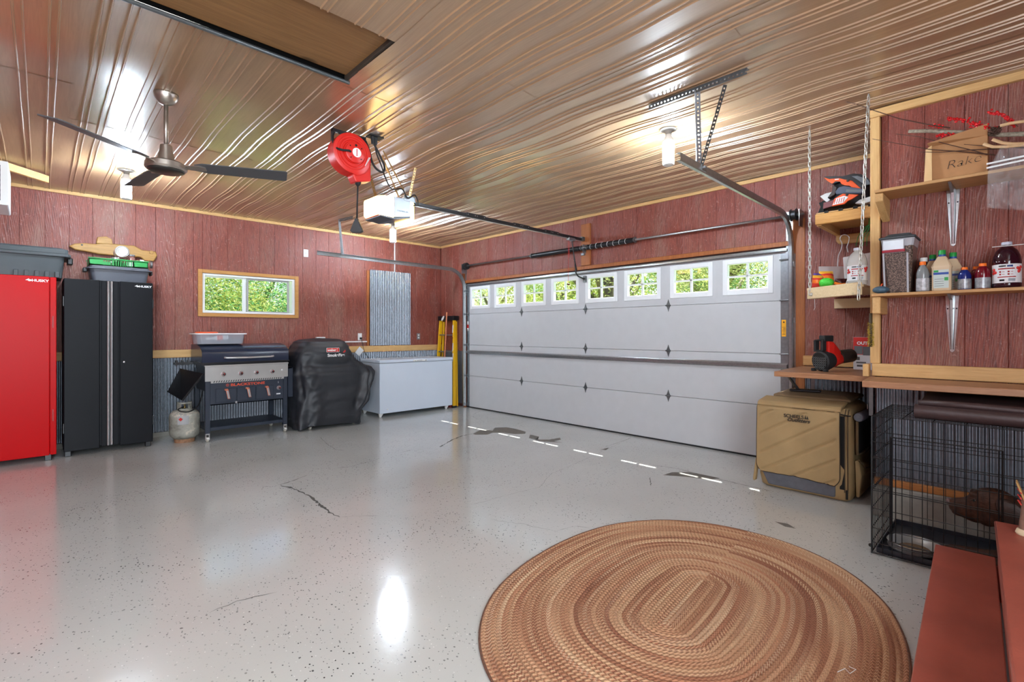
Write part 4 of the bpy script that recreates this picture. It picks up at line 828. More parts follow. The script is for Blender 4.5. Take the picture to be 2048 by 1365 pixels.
def interp(rows, step=.016):
    zs = [r[0] for r in rows]; out = []; z = zs[0]
    while z < zs[-1]:
        i = max(k for k in range(len(zs)-1) if zs[k] <= z); t = (z-zs[i])/(zs[i+1]-zs[i]); t = t*t*(3-2*t)
        out.append(tuple([z]+[rows[i][j]*(1-t)+rows[i+1][j]*t for j in range(1,5)])); z += step if z < 1.12 else step*.5
    return out+[rows[-1]]
secs = [cover_ring(*r) for r in interp(rows)]
cv = add('fabric_cover', MB().loft(secs, cap=False).loft([secs[-1], [(2.87+(x-2.87)*.4, 6.96+(y-6.96)*.4, z+.006) for x, y, z in secs[-1]], [(2.87+(x-2.87)*.05, 6.96+(y-6.96)*.05, z+.006) for x, y, z in secs[-1]]]), GCOV, sm, smooth=True, fix=False)
for x, y in ((2.60,6.62),(2.44,7.12),(3.22,6.62),(3.22,7.1)): 
    k = add('caster', MB().cyl((x-.012,y,.028),(x+.012,y,.028),.028,n=14), bpy.data.materials['caster_wheel'], sm, auto=.6); add('fork', MB().box(x-.022,x-.015,y-.02,y+.02,.02,.08).box(x+.015,x+.022,y-.02,y+.02,.02,.08).box(x-.02,x+.02,y-.015,y+.015,.07,.2), DGALV, k)
add('grill_body', MB().box(2.50,3.25,6.62,7.15,.22,.80), BLACK, sm)
ly = 6.498
add('logo_plate', MB().box(2.775,2.955,ly-.006,ly-.002,1.035,1.095), INKW, cv, bevel=.004); add('logo_plate', MB().box(2.779,2.921,ly-.0075,ly-.0062,1.039,1.091), INKR, cv); add('logo_plate', MB().box(2.925,2.951,ly-.0075,ly-.0062,1.039,1.091), INKR, cv)
text('logo_text', 'weber', (2.788,ly-.0078,1.050), .047, INKW, cv, bold=.001); text('logo_text', 'SmokeFire', (2.79,ly-.004,.975), .056, INKW, cv, sx=1.0, bold=.0016)
add('flame_mark', MB().prism([(3.005,1.028),(3.028,1.025),(3.045,1.045),(3.034,1.068),(3.028,1.048),(3.015,1.045)], 'y', ly-.006, ly-.003), INKR, cv)

# ------------------------------------------------------------------ chest freezer, ladder, broom
fz = thing('chest_freezer', 'white chest freezer against the left wall beside the covered grill', 'freezer', (4.42,7.08,0))
fx0, fx1, fy0, fy1 = 3.715,5.10,6.765,7.40
FZ = plain('freezer_enamel', (212,222,236), .25, 0, .01, 5)
add('cabinet', MB().box(fx0+.004,fx1-.004,fy0+.004,fy1,.055,.828), FZ, fz, bevel=.012, seg=3)
add('lid', MB().box(fx0,fx1,fy0-.004,fy1,.834,.882), FZ, fz, bevel=.012, seg=3); add('gasket', MB().box(fx0+.012,fx1-.012,fy0+.01,fy1-.01,.827,.835), plain('gasket', (120,122,126), .6), fz)
hd_ = add('handle', MB().box(4.30,4.56,fy0-.024,fy0-.003,.838,.866), PLWHITE, fz, bevel=.008, seg=2); add('handle_print', MB().box(4.365,4.46,fy0-.0248,fy0-.0241,.850,.855), DGALV, hd_)
add('lock', MB().lathe((4.535,fy0-.024,.853), [(.009,0),(.008,.003),(.001,.003)], 12, (0,-1,0)), DGALV, hd_); add('led', MB().lathe((4.33,fy0-.024,.853), [(.005,0),(.005,.002),(.001,.002)], 10, (0,-1,0)), GREENPL, hd_)
add('drain_plug', MB().lathe((3.85,fy0+.004,.115), [(.010,0),(.008,.006),(.001,.006)], 12, (0,-1,0)), PLWHITE, fz)
for x in (3.76,5.0):
    for y in (fy0+.05,fy1-.08): add('foot', MB().loft([[(x-.03,y-.02,.056),(x+.035,y-.02,.056),(x+.035,y+.02,.056),(x-.03,y+.02,.056)],[(x-.022,y-.012,0),(x+.0,y-.012,0),(x+.0,y+.012,0),(x-.022,y+.012,0)]]), PLWHITE, fz)
YEL = plain('yellow_fiberglass', (232,178,20), .4)
ld = thing('step_ladder', 'yellow folded fiberglass stepladder leaning in the corner behind the freezer', 'ladder', (5.22,7.1,0))
def rail(nm, yb, yt, xb, xt, wd, z1=1.52): return add(nm, MB().loft([[(x,y-.013,z),(x+wd,y-.013,z),(x+wd,y+.013,z),(x,y+.013,z)] for y, x, z in ((yb,xb,.015),(yt,xt,z1))]), YEL, ld, bevel=.003)
rail('rail', 7.36, 7.33, 5.125, 5.225, .062); rail('rail', 6.80, 6.93, 5.125, 5.225, .062); rail('rear_rail', 7.33, 7.31, 5.225, 5.295, .032, 1.50); rail('rear_rail', 6.83, 6.95, 5.225, 5.295, .032, 1.50)
add('top_cap', MB().box(5.205,5.335,6.895,7.36,1.52,1.60), BLACK, ld, bevel=.008, seg=2); add('logo_badge', MB().lathe((5.204,7.20,1.56), [(.024,0),(.024,.002),(.001,.002)], 24, (-1,0,0), sx=1, sy=2.4), INKW, ld)
for k, z in enumerate((1.25,.95,.65,.35)): t_ = z/1.52; add('step', MB().box(5.13+.1*t_,5.20+.1*t_,6.80+.13*t_+.014,7.36-.03*t_-.014,z,z+.02), GALV, ld, bevel=.003)
for z0 in (1.30,.98,.80): x0_, x1_ = 5.125+.1*z0/1.52, 5.125+.1*(z0+.14)/1.52; y_ = 6.80+.13*(z0+.07)/1.52; add('label', MB().loft([[(x-.0015,y_-.010,z),(x-.0015,y_+.010,z),(x-.0003,y_+.010,z),(x-.0003,y_-.010,z)] for x, z in ((x0_,z0),(x1_,z0+.14))]), PAPER, ld)
add('spreader', MB().tube(sm_([(5.20,6.905,1.22),(5.23,6.90,1.16),(5.27,6.93,1.10)]), .006, 6), BLACK, ld)
for y in (7.36,6.80): add('rubber_foot', MB().box(5.115,5.20,y-.018,y+.018,0,.035), RUBBER, ld, bevel=.004)
bh = thing('broom', 'reddish wooden broom handle leaning on the yellow stepladder', 'broom', (5.14,7.1,0)); add('handle', MB().cyl((5.155,7.13,.10),(5.118,6.965,1.66),.0125,n=12), plain('reddish_wood', (196,120,84), .5, 0, .1, 30), bh, smooth=True)
add('broom_head', MB().rbox(5.125,5.185,6.88,7.27,0,.10,.01,2,0), plain('dark_red_brush', (120,34,30), .7), bh)

# ================================================================== right side
# bench in the niche
b2 = thing('workbench', 'butcher block workbench in the niche beside the garage door', 'workbench', (4.9,1.1,.93))
x_ = XB-.055
m = MB().loft([[(4.385,.80,z),(XC+.03,YN+.024,z),(x_,YN+.005,z),(x_,1.47,z),(4.41,1.425,z)] for z in (.936,.978)]); add('top', m, BUTCH, b2, bevel=.003)
add('side_block', MB().box(4.285,XC-.015,YN+.024,YN+.06,.985,1.075), PINEX, b2, bevel=.003)
for y in (.80,1.38):
    add('shelf_bracket', MB().box(4.55,XB-.02,y-.015,y+.015,.925,.935).box(XB-.024,XB-.012,y-.015,y+.015,.55,.935), GALV, b2)
    add('brace', MB().tube([(4.62,y,.928),(XB-.02,y,.56)], .012, 4), GALV, b2)
add('brace', MB().loft([[(x,YN+.05,z),(x,YN+.054,z),(x+.0,YN+.054,z-.034),(x,YN+.05,z-.034)] for x, z in ((5.25,.93),(4.40,.77))]), GALV, b2)
add('leg', MB().box(4.325,4.34,YN+.006,YN+.03,.70,.935), DGALV, b2)
c2 = thing('workbench', 'long butcher block counter above the wire dog crate', 'workbench', (4.1,0,.94))
add('top', MB().loft([[(3.86,YN-.015,z),(XC-.056,YN+.02,z),(XC-.056,Y0+.02,z),(3.95,Y0+.02,z)] for z in (.945,.986)]), BUTCH, c2, bevel=.003)
for y in (-.1,-.6): add('shelf_bracket', MB().box(4.0,XC-.02,y-.012,y+.012,.935,.944).box(XC-.03,XC-.018,y-.012,y+.012,.7,.944), GALV, c2)
# shelves on the bump-out wall
def board(nm, lbl, z, x0, y0, y1, th=.019):
    t = thing(nm, lbl, 'shelf', (x0,0,z-th)); add('board', MB().box(x0,XC-T-.001,y0,y1,z-th,z), SHELFW, t, bevel=.002); return t
def bracket(t, y, z, L=.375, D=.26):
    x = XC-T-.002
    add('bracket_plate', MB().loft([[(x,y-.034,z),(x,y+.034,z),(x,y+.030,z-.10),(x,y+.012,z-L+.01),(x,y,z-L),(x,y-.012,z-L+.01),(x,y-.030,z-.10)],[(x-.003,y-.034,z),(x-.003,y+.034,z),(x-.003,y+.030,z-.10),(x-.003,y+.012,z-L+.01),(x-.003,y,z-L),(x-.003,y-.012,z-L+.01),(x-.003,y-.030,z-.10)]]), STEEL, t, bevel=.001)
    add('bracket_rib', MB().loft([[(x-.003,y-.009,z-L+.02),(x-.003,y+.009,z-L+.02),(x-.012,y+.004,z-L+.02),(x-.012,y-.004,z-L+.02)],[(x-.003,y-.014,z-.03),(x-.003,y+.014,z-.03),(x-.06,y+.007,z-.03),(x-.06,y-.007,z-.03)],[(x-.02,y-.014,z-.002),(x-.02,y+.014,z-.002),(x-D,y+.007,z-.002),(x-D,y-.007,z-.002)]]), STEEL, t)
    for q in (-.022,.022): add('screw', MB().cyl((x-.003,y+q,z-.085),(x-.006,y+q,z-.085),.005,n=6), DARK, t)
s1_ = board('wall_shelf', 'upper plywood shelf holding cardboard box and red berry sticks', 2.266, 4.065, -1.3, .685); bracket(s1_, .306, 2.246)
add('support_block', MB().prism([(4.09,2.246),(XC-.016,2.246),(XC-.016,2.09),(4.20,2.14),(4.09,2.19)], 'y', .64, .685), PINEX, s1_, bevel=.004)
s2_ = board('wall_shelf', 'lower plywood shelf holding drink bottles and pet food bin', 1.565, 4.065, -1.3, .700); bracket(s2_, .311, 1.545)
add('support_block', MB().box(4.09,XC-.016,.655,.70,1.43,1.545), PINEX, s2_, bevel=.004)
# chained hanging shelf in the niche
hs_ = thing('hanging_shelf', 'pale pine shelf hung on two chains in the niche', 'shelf', (4.5,1.0,1.56))
A_, B_, D_, E_ = (4.44,1.19), (4.16,.795), (XB-.05,YN+.03), (XB-.05,1.22)
add('board', MB().loft([[(A_[0],A_[1],z),(4.37,YN+.07,z),(D_[0],YN+.03,z),(E_[0],E_[1],z)] for z in (1.640,1.658)]), PALE, hs_, bevel=.002)
dv = (Vector((B_[0],B_[1],0))-Vector((A_[0],A_[1],0))).normalized(); nv = Vector((-dv.y,dv.x,0))*-.038
m = MB().loft([[(p[0],p[1],z) for p in (A_,B_,(B_[0]-nv.x,B_[1]-nv.y),(A_[0]-nv.x,A_[1]-nv.y))] for z in (1.570,1.659)]); add('front_rail', m, PALE, hs_, bevel=.004)
add('cleat', MB().box(XB-.055,XB-.018,YN+.02,1.20,1.525,1.615), PALE, hs_, bevel=.003)
hs2 = thing('hanging_shelf', 'stained pine shelf high in the niche carrying the motocross helmet', 'shelf', (5.0,1.0,2.2))
add('front_rail', MB().box(4.70,4.738,YN+.012,1.199,2.21,2.297), wood('amber_pine', (200,140,66), (226,172,96), 'y'), hs2, bevel=.005)
add('board', MB().box(4.738,XB-.02,YN+.012,1.195,2.262,2.282), SHELFW, hs2); add('side_rail', MB().box(4.739,XB-.02,1.160,1.196,2.205,2.261), PINEX, hs2)
for k in range(5): add('cross_slat', MB().box(4.70+.14*k,4.76+.14*k,YN+.02,1.19,2.298,2.306), PINEY, hs2)
for k in range(4): add('strap_pad', MB().box(4.695,4.73,.80+.10*k,.83+.10*k,2.298,2.315), DARK, hs2)
add('back_cleat', MB().loft([[(XB-.055,YN+.02,z0_),(XB-.02,YN+.02,z0_),(XB-.02,y1_,z0_),(XB-.055,y1_,z0_)] for z0_, y1_ in ((2.204,1.185),(2.15,1.185),(2.12,1.165))]), PINEY, hs2, bevel=.006)
# chains
LINK = None
def chain(p0, p1, lbl):
    global LINK
    t = thing('chain', lbl, 'chain', p1, 'shelf chains'); p0 = Vector(p0); p1 = Vector(p1); L = (p1-p0).length; pitch = .0335; n = int(L/pitch)
    if LINK is None:
        pts = [(0.0085*math.cos(a), 0, .0135*(1 if math.sin(a) > 0 else -1)+.0085*math.sin(a)) for a in [2*PI*(k+.5)/12 for k in range(12)]]
        LINK = mesh_of('link', MB().tube(pts, .0036, 6, close=True), CHAINM, smooth=True); fixn(LINK)
    for i in range(n+1):
        o = bpy.data.objects.new('link', LINK); C.objects.link(o); o.parent = t; o.location = p0.lerp(p1, i/n)-p1
        o.rotation_euler = (0,0,(PI/2 if i % 2 else 0)+.785); 
    return t
CHAINM = plain('zinc_chain', (206,204,196), .3, .85)
c1 = chain((4.362,1.150,2.87), (4.425,1.165,1.62), 'zinc chain at left end of the hanging niche shelf')
add('screw_eye', MB().cyl((4.362,1.150,2.90),(4.362,1.150,2.88),.004,n=8), CHAINM, c1); add('bolt_head', MB().sphere((4.412,1.15,1.605),.014), CHAINM, c1, smooth=True)
c3 = chain((3.99,.703,2.87), (4.13,.785,1.55), 'zinc chain in front of the pine corner post')
add('screw_eye', MB().cyl((3.99,.703,2.90),(3.99,.703,2.88),.004,n=8), CHAINM, c3)
st = thing('pull_string', 'thin white string dangling below the hanging shelf', 'string', (4.43,1.13,1.48)); add('string', MB().tube([(4.44,1.135,1.572),(4.442,1.133,1.50),(4.438,1.14,1.48)], .0015, 5), PLWHITE, st)

# helmet
hm_ = thing('helmet', 'orange and black motocross helmet with visor on the high niche shelf', 'helmet', (4.95,1.0,2.317))
HX_ = 4.93
def hp_(cx, cy): p = aX(1610+cx/11.37, 330+cy/11.37, 4.83); return (p.y, p.z)
HB = plain('helmet_black', (30,31,34), .35); HG = plain('helmet_gray', (104,108,112), .4); HO = plain('helmet_orange', (238,92,34), .35); HW = plain('helmet_foam', (214,210,204), .6); HDR = plain('helmet_dark_red', (104,30,34), .4); HBL = plain('helmet_slate', (70,78,96), .4)
sh = []
for i in range(15):           # shell lofted along x, outline from the side
    u = -1+2*i/14; k = math.sqrt(max(.02, 1-abs(u)**2.4)); x = HX_+.115*u
    out = [hp_(*q) for q in ((620,430),(800,290),(1000,225),(1250,215),(1440,300),(1540,450),(1560,620),(1500,720),(1440,800),(1300,890),(950,920),(620,985),(430,1000),(330,1010),(350,880),(440,830),(560,720),(620,600))]
    cy0 = sum(p[0] for p in out)/len(out); cz0 = sum(p[1] for p in out)/len(out)
    sh.append([(x, cy0+(y-cy0)*k, max(2.317, cz0+(z-cz0)*(k*.8+.2))) for y, z in out])
add('shell', MB().loft(sh), HB, hm_, smooth=True, auto=.8)
def patch(nm, pts, mat, x, th=.006, xb=None):
    P = [hp_(*q) for q in pts]; m = MB().prism(P, 'x', x, (xb if xb else x+th)); return add(nm, m, mat, hm_, bevel=.002)
vz = [(425,270),(620,262),(860,258),(1100,200),(1270,212),(1420,290),(1500,400),(1400,470),(1270,540),(1080,520),(960,470),(850,460),(800,380),(640,430),(520,370)]
patch('visor', vz, HB, HX_-.105, xb=HX_+.105)
patch('visor_graphic', [(430,285),(560,325),(780,305),(900,335),(1080,365),(1280,540),(1080,525),(830,440),(800,385),(700,375),(620,435),(510,365)], HO, HX_-.109)
patch('visor_stripe', [(1060,260),(1200,250),(1440,340),(1500,440),(1380,470),(1240,370)], HG, HX_-.109); patch('visor_print', [(680,325),(780,315),(780,338),(680,352)], INKW, HX_-.1105)
patch('side_band', [(700,620),(780,520),(900,490),(1340,560),(1370,600),(1300,660),(900,650),(720,680)], HBL, HX_-.119, .02); patch('side_text_plate', [(950,560),(1340,580),(1290,640),(930,625)], HG, HX_-.121)
patch('cheek_graphic', [(870,665),(1230,685),(1090,780),(980,830),(900,900),(620,950),(690,770)], HO, HX_-.119, .02); patch('cheek_print', [(720,775),(900,715),(1000,740),(880,870),(640,930)], INKW, HX_-.1215)
for k in range(5): patch('cheek_print', [(700+50*k,790-12*k),(722+50*k,785-12*k),(690+50*k,900-12*k),(668+50*k,908-12*k)], INKR, HX_-.123)
patch('chin_bar', [(430,870),(620,820),(690,770),(620,950),(420,1010)], HDR, HX_-.116, .02); patch('chin_vent', [(290,850),(350,830),(380,800),(430,800),(430,860),(400,950),(400,1080),(270,1080),(330,940)], DARK, HX_-.07, xb=HX_+.07)
patch('goggle', [(285,680),(420,610),(600,570),(590,640),(550,730),(470,815),(420,800)], HW, HX_-.03, xb=HX_+.11); patch('face_frame', [(640,480),(730,520),(690,680),(600,730),(520,760),(620,620)], plain('helmet_brown', (58,46,42), .6), HX_-.117, xb=HX_+.117)
patch('liner', [(1140,880),(1250,800),(1500,720),(1510,830),(1350,890)], HW, HX_-.112, xb=HX_+.1)
for q in ((990,370),(970,690)): p = hp_(*q); add('bolt', MB().lathe((HX_-.1215,p[0],p[1]), [(.011,0),(.008,.004),(.001,.004)], 12, (-1,0,0)), BLACK, hm_)

# pantry things on the lower wall shelf
def bottle(label, y, x, z, r, h, liq, capc, prof=None, lab=None, labz=(.02,.08), group=None, fill=1, capr=.5, sx=1, sy=1, capband=None, cat='bottle', ribs=False):
    t = thing('bottle', label, cat, (x,y,z), group)
    P = prof or [(.9,0),(1,.03),(1,.42),(.94,.47),(1,.52),(.98,.62),(.80,.74),(.5,.84),(.42,.86),(.42,.90)]
    add('body', MB().lathe((x,y,z), [(r*a,h*b) for a, b in P], 24, sx=sx, sy=sy), liq, t, smooth=True, auto=1.0)
    add('cap', MB().lathe((x,y,z+h*.885), [(r*capr,0),(r*capr,h*.10),(r*capr*.92,h*.115),(.001,h*.115)], 24), capc, t, auto=.6)
    if capband: add('cap_band', MB().lathe((x,y,z+h*.86), [(r*capr*1.02,0),(r*capr*1.02,h*.055)], 24, cap=False), capband, t, fix=False)
    if lab: add('label', MB().lathe((x,y,z), [(r*1.012,labz[0]),(r*1.012,labz[1])], 24, cap=False, sx=sx, sy=sy), lab, t, fix=False)
    return t
zs = 1.5655
GRAYDR = plain('gray_drink', (128,132,134), .12); BLUEDR = plain('blue_drink', (14,38,112), .12); REDDR = plain('dark_red_drink', (104,10,26), .12); JUICE = plain('cranberry_juice', (44,12,24), .10); DRESS = plain('ranch_dressing', (206,182,150), .3)
CAPO = plain('orange_cap', (244,118,34), .4); CAPG = plain('green_cap', (24,148,62), .4); CAPB = plain('blue_band', (30,70,150), .4); LABS = plain('silver_label', (150,152,156), .35, .4, .3, 60)
bottle('gray sports drink bottle with orange cap right of the pet food bin', .440, 4.14, zs, .034, .198, GRAYDR, CAPO, lab=plain('gray_label', (176,176,180), .4, .2, .3, 60), labz=(.008,.088))
bottle('white-capped bottle standing behind the gray sports drink', .447, 4.255, zs, .036, .236, plain('dark_bottle', (60,28,32), .2), PLWHITE, capr=.58, lab=LABS, labz=(.01,.10))
bottle('blue sports drink bottle with orange cap on lower shelf', .240, 4.14, zs, .0325, .142, BLUEDR, CAPO, lab=LABS, labz=(.006,.068), prof=[(.9,0),(1,.04),(1,.55),(1,.62),(.85,.76),(.5,.87),(.45,.90)])
bottle('red sports drink bottle with orange cap left of the juice jug', .158, 4.14, zs, .036, .158, REDDR, CAPO, lab=LABS, labz=(.006,.070), prof=[(.9,0),(1,.04),(1,.55),(1,.62),(.85,.76),(.5,.87),(.45,.90)])
bottle('red sports drink bottle half hidden behind another red one', .190, 4.23, zs, .034, .150, REDDR, CAPO, prof=[(.9,0),(1,.04),(1,.55),(1,.62),(.85,.76),(.5,.87),(.45,.90)])
def sqjug(label, y, x, s, h, group):
    t = thing('jug', label, 'jug', (x,y,zs), group)
    def ring(k, z, r): return [(x+s*k*a*.75, y+s*k*b, zs+z) for a, b in ((-1,-.8),(-.8,-1),(.8,-1),(1,-.8),(1,.8),(.8,1),(-.8,1),(-1,.8))]
    add('body', MB().loft([ring(.95,0,0),ring(1,.008,0),ring(1,h*.56,0),ring(1.06,h*.60,0),ring(.98,h*.64,0),ring(.52,h*.83,0),ring(.34,h*.86,0),ring(.34,h*.88,0)]), DRESS, t, auto=.5, bevel=.002)
    add('cap', MB().lathe((x,y,zs+h*.86), [(.0185,h*.04),(.0185,h*.14),(.017,h*.15),(.001,h*.15)], 24), CAPG, t, auto=.6); add('cap_band', MB().lathe((x,y,zs+h*.855), [(.0188,0),(.0188,h*.045)], 24), CAPB, t)
    add('label', MB().box(x-s*.75-.0012,x-s*.75-.0004,y-s*.74,y+s*.82,zs+h*.07,zs+h*.52), plain('dressing_label', (190,202,198), .5) if 'dressing_label' not in bpy.data.materials else bpy.data.materials['dressing_label'], t)
    xl = x-s*.75-.0018
    add('label_print', MB().box(xl,xl+.0005,y-s*.74,y+s*.82,zs+h*.40,zs+h*.455), CAPB, t); add('label_print', MB().box(xl,xl+.0005,y+s*.3,y+s*.78,zs+h*.46,zs+h*.51), CAPG, t); add('label_print', MB().box(xl,xl+.0005,y-s*.7,y-s*.3,zs+h*.25,zs+h*.33), CAPG, t)
    for k in range(4): add('label_print', MB().box(xl,xl+.0005,y-s*.25,y+s*.7,zs+h*(.12+.055*k),zs+h*(.13+.055*k)), DGALV, t)
    return t
sqjug('front ranch dressing jug with green cap and colored label', .345, 4.14, .047, .258, 'ranch dressing jugs')
sqjug('ranch dressing jug behind and left of the front dressing jug', .400, 4.245, .042, .246, 'ranch dressing jugs')
sqjug('ranch dressing jug behind and right of the front dressing jug', .300, 4.245, .042, .250, 'ranch dressing jugs')
def bigjuice(x, y, z, liq, lbl, strip=None, empty=False, s=1.0):
    t = thing('juice_bottle', lbl, 'bottle', (x,y,z)); r = .064*s; h = .272*s
    add('body', MB().lathe((x,y,z), [(r*a,h*b) for a, b in ((.88,0),(1,.03),(1,.10),(.97,.12),(.97,.50),(1,.53),(1,.58),(.93,.70),(.74,.82),(.45,.90),(.30,.92),(.30,.955))], 32), liq, t, smooth=True, auto=1.0)
    add('cap', MB().lathe((x,y,z+h*.945), [(.024*s,0),(.024*s,.016*s),(.022*s,.018*s),(.001,.018*s)], 24), plain('lilac_cap', (196,200,216), .4) if 'lilac_cap' not in bpy.data.materials else bpy.data.materials['lilac_cap'], t, auto=.6)
    lb_ = MB().lathe((x,y,z), [(r*.985,h*.10),(r*.985,h*.52)], 32, cap=False); add('label', lb_, PAPER, t, fix=False)
    c0 = math.atan2(-y,-x)
    def arc(a0, a1, z0, z1, mat, nm='label_print'):
        n = 6; m = MB().loft([[(x+rr*math.cos(c0+a0+(a1-a0)*k/n), y+rr*math.sin(c0+a0+(a1-a0)*k/n), z+h*zz) for zz in (z0,z1) ] for rr in (r*.995,) for k in range(n+1)], cap=False); add(nm, m, mat, t, fix=False)
    arc(-.55,-.05,.455,.49,DGALV); arc(.03,.42,.45,.49,CAPB); arc(-.6,.55,.40,.425,INKR)
    for q in (-.45,.12):
        for zz in (.345,.29): arc(q-.06,q+.07,zz-.015,zz+.02,INKR); arc(q+.14,q+.32,zz-.003,zz+.006,INKR)
    arc(-.65,.65,.225,.245,INKR); arc(-.5,-.15,.145,.185,INK); arc(.1,.6,.14,.20,plain('pale_print', (200,206,214), .5) if 'pale_print' not in bpy.data.materials else bpy.data.materials['pale_print'])
    RB_ = INKR
    for q, zz in ((-1.0,.40),(-.85,.34),(-1.05,.33),(.82,.42),(.98,.38),(.9,.35),(1.1,.44)):
        add('berry_print', MB().sphere((x+r*.95*math.cos(c0+q), y+r*.95*math.sin(c0+q), z+h*zz), (.009,.009,.010), 10, 6), RB_, t, smooth=True)
    return t
bj = bigjuice(4.15, .055, zs, JUICE, 'large dark cranberry juice bottle with white label on lower shelf')
add('white_strip', MB().box(4.085,4.10,-.15,.115,zs+.2445,zs+.2475), PLWHITE, label='thin white plastic strip balanced on the dark juice bottle', cat='strip')
bpy.context.view_layer.update()
# pet food bin
fb = thing('food_bin', 'clear tapered bin of brown kibble with gray lid and red handle bar', 'bin', (4.21,.58,zs))
def fring(x0, x1, y0, y1, z): return [(x0+.01,y0,z),(x1-.01,y0,z),(x1,y0+.01,z),(x1,y1-.01,z),(x1-.01,y1,z),(x0+.01,y1,z),(x0,y1-.01,z),(x0,y0+.01,z)]
KIB = NT('kibble'); v_ = KIB.n('ShaderNodeTexVoronoi'); v_.inputs['Scale'].default_value = 130; KIB.l(KIB.pos, v_.inputs['Vector'])
KIB.set(Base_Color=KIB.ramp(v_.outputs['Distance'], [(.1,lin((146,124,108))),(.6,lin((62,50,44)))]), Roughness=.35, Coat_Weight=.6, Coat_Roughness=.15); KIB.bump(v_.outputs['Distance'], .4, .003); KIB = KIB.m
add('tub', MB().loft([fring(4.14,4.31,.505,.62,zs+.001), fring(4.115,4.33,.485,.650,zs+.31)]), KIB, fb, label='clear side with kibble behind it')
CLP = plain('frosted_clear', (176,178,184), .2); add('neck', MB().loft([fring(4.115,4.33,.485,.650,zs+.312), fring(4.108,4.335,.478,.657,zs+.362)]), CLP, fb)
add('lid', MB().loft([fring(4.098,4.345,.470,.668,zs+.363), fring(4.098,4.345,.470,.668,zs+.378)]), GRAYPL, fb, bevel=.004); add('lid', MB().loft([fring(4.105,4.33,.485,.640,zs+.379), fring(4.125,4.31,.505,.62,zs+.398)]), GRAYPL, fb, bevel=.005)
add('scoop_panel', MB().box(4.100,4.112,.530,.645,zs+.27,zs+.355), CLP, fb, bevel=.003); add('handle_bar', MB().box(4.092,4.104,.525,.648,zs+.272,zs+.290), plain('maroon_bar', (150,24,44), .4), fb, bevel=.003)
for y in (.645,.515): add('corner_rib', MB().loft([[(4.112,y-.004,zs+.36),(4.112,y+.006,zs+.36),(4.12,y+.006,zs+.36),(4.12,y-.004,zs+.36)],[(4.137,y*.94+.03-.004,zs+.002),(4.137,y*.94+.03+.006,zs+.002),(4.147,y*.94+.036,zs+.002),(4.147,y*.94+.026,zs+.002)]]), CLP, fb)
# pumpkin
pk = thing('pumpkin', 'small slate blue pumpkin ornament with red stem at shelf end', 'ornament', (4.105,.662,zs)); P = []
for i in range(9):
    t_ = PI*max(.03,min(.97,i/8)); P.append([(4.105+(.043*math.sin(t_))*(1+.10*abs(math.cos(4*a)))*math.cos(a), .655+(.043*math.sin(t_))*(1+.10*abs(math.cos(4*a)))*math.sin(a), zs+.026-.025*math.cos(t_)) for a in [2*PI*k/40 for k in range(40)]])
add('body', MB().loft(P), plain('slate_blue', (66,92,110), .5, 0, .15, 40), pk, smooth=True); add('stem', MB().tube([(4.105,.655,zs+.046),(4.105,.652,zs+.06),(4.10,.645,zs+.066)], .004, 8), ORANGE, pk)

# hanging niche shelf contents
zn = 1.6595
bigjuice(4.40, .845, zn, m_film('clear_bottle', (.72,.70,.66,1), .55, .08), 'empty clear juice bottle on the hanging niche shelf', s=1.0)
gb_ = thing('ball', 'bright green knobby ball on the hanging shelf', 'ball', (4.47,1.06,zn)); P = MB().sphere((4.47,1.063,zn+.036), (.047,.053,.037), 48, 32)
for i, v in enumerate(P.v):
    d = Vector(v)-Vector((4.47,1.063,zn+.036)); a = math.atan2(d.y,d.x); b_ = math.asin(max(-1,min(1,d.z/.038))); k = 1+.05*math.sin(12*a)*math.sin(14*b_); P.v[i] = tuple(Vector((4.47,1.063,zn+.036))+d*k)
add('body', P, plain('bright_green', (72,200,60), .55), gb_, smooth=True)
def bag(lbl, c, w_, h, yaw, mats, tilt=0, seed=0, nm='candy_bag'):
    t = thing(nm, lbl, 'bag', (c[0],c[1],c[2]), 'candy bags'); M = Matrix.Rotation(yaw,3,'Z')@Matrix.Rotation(tilt,3,'X')
    S = []; N = 14
    for s_ in (1,-1):
        P = []
        for i in range(N+1):
            for j in range(N+1):
                u, v = i/N*2-1, j/N*2-1; th = .030*(1-abs(u)**2.5)*(1-abs(v)**2.5)+.006*mno.noise(Vector((u*3+seed,v*3,s_)))*(1-abs(u)**4)*(1-abs(v)**4)
                P.append(Vector(c)+M@Vector((u*w_/2, -s_*th, h/2+v*h/2)))
        S.append(P)
    F = [(i*(N+1)+j,(i+1)*(N+1)+j,(i+1)*(N+1)+j+1,i*(N+1)+j+1) for i in range(N) for j in range(N)]
    m = MB().add(S[0], F).add(S[1], [tuple(reversed(f)) for f in F])
    for k, f in enumerate(m.f):
        j = (k % (N*N)) % N; m.m[k] = 1 if 4 < j < 9 and len(mats) > 1 else (2 if j >= 11 and len(mats) > 2 else 0)
    add('wrapper', m, mats, t, smooth=True); return t
ov = thing; W1 = plain('red_wrapper', (206,52,42), .25, 0, .15, 30); W2 = plain('orange_wrapper', (238,120,40), .25, 0, .2, 25); W3 = plain('purple_wrapper', (92,72,150), .25, 0, .3, 25); W4 = plain('dark_wrapper', (62,22,26), .25, 0, .5, 40); W5 = plain('yellow_wrapper', (240,180,60), .25)
bag('round-topped orange and red candy bag left of the green ball', (4.47,1.125,zn), .085, .10, -.75-PI/2*0, [W1,W2,W5], .1, 1)
bag('red candy bag leaning at the back above the green ball', (4.62,1.085,zn+.02), .11, .13, -.85, [W1,W2,W5], -.25, 2); bag('purple candy bag between the red ones', (4.60,1.135,zn+.01), .10, .12, -.7, [W3,W1,W3], -.1, 3)
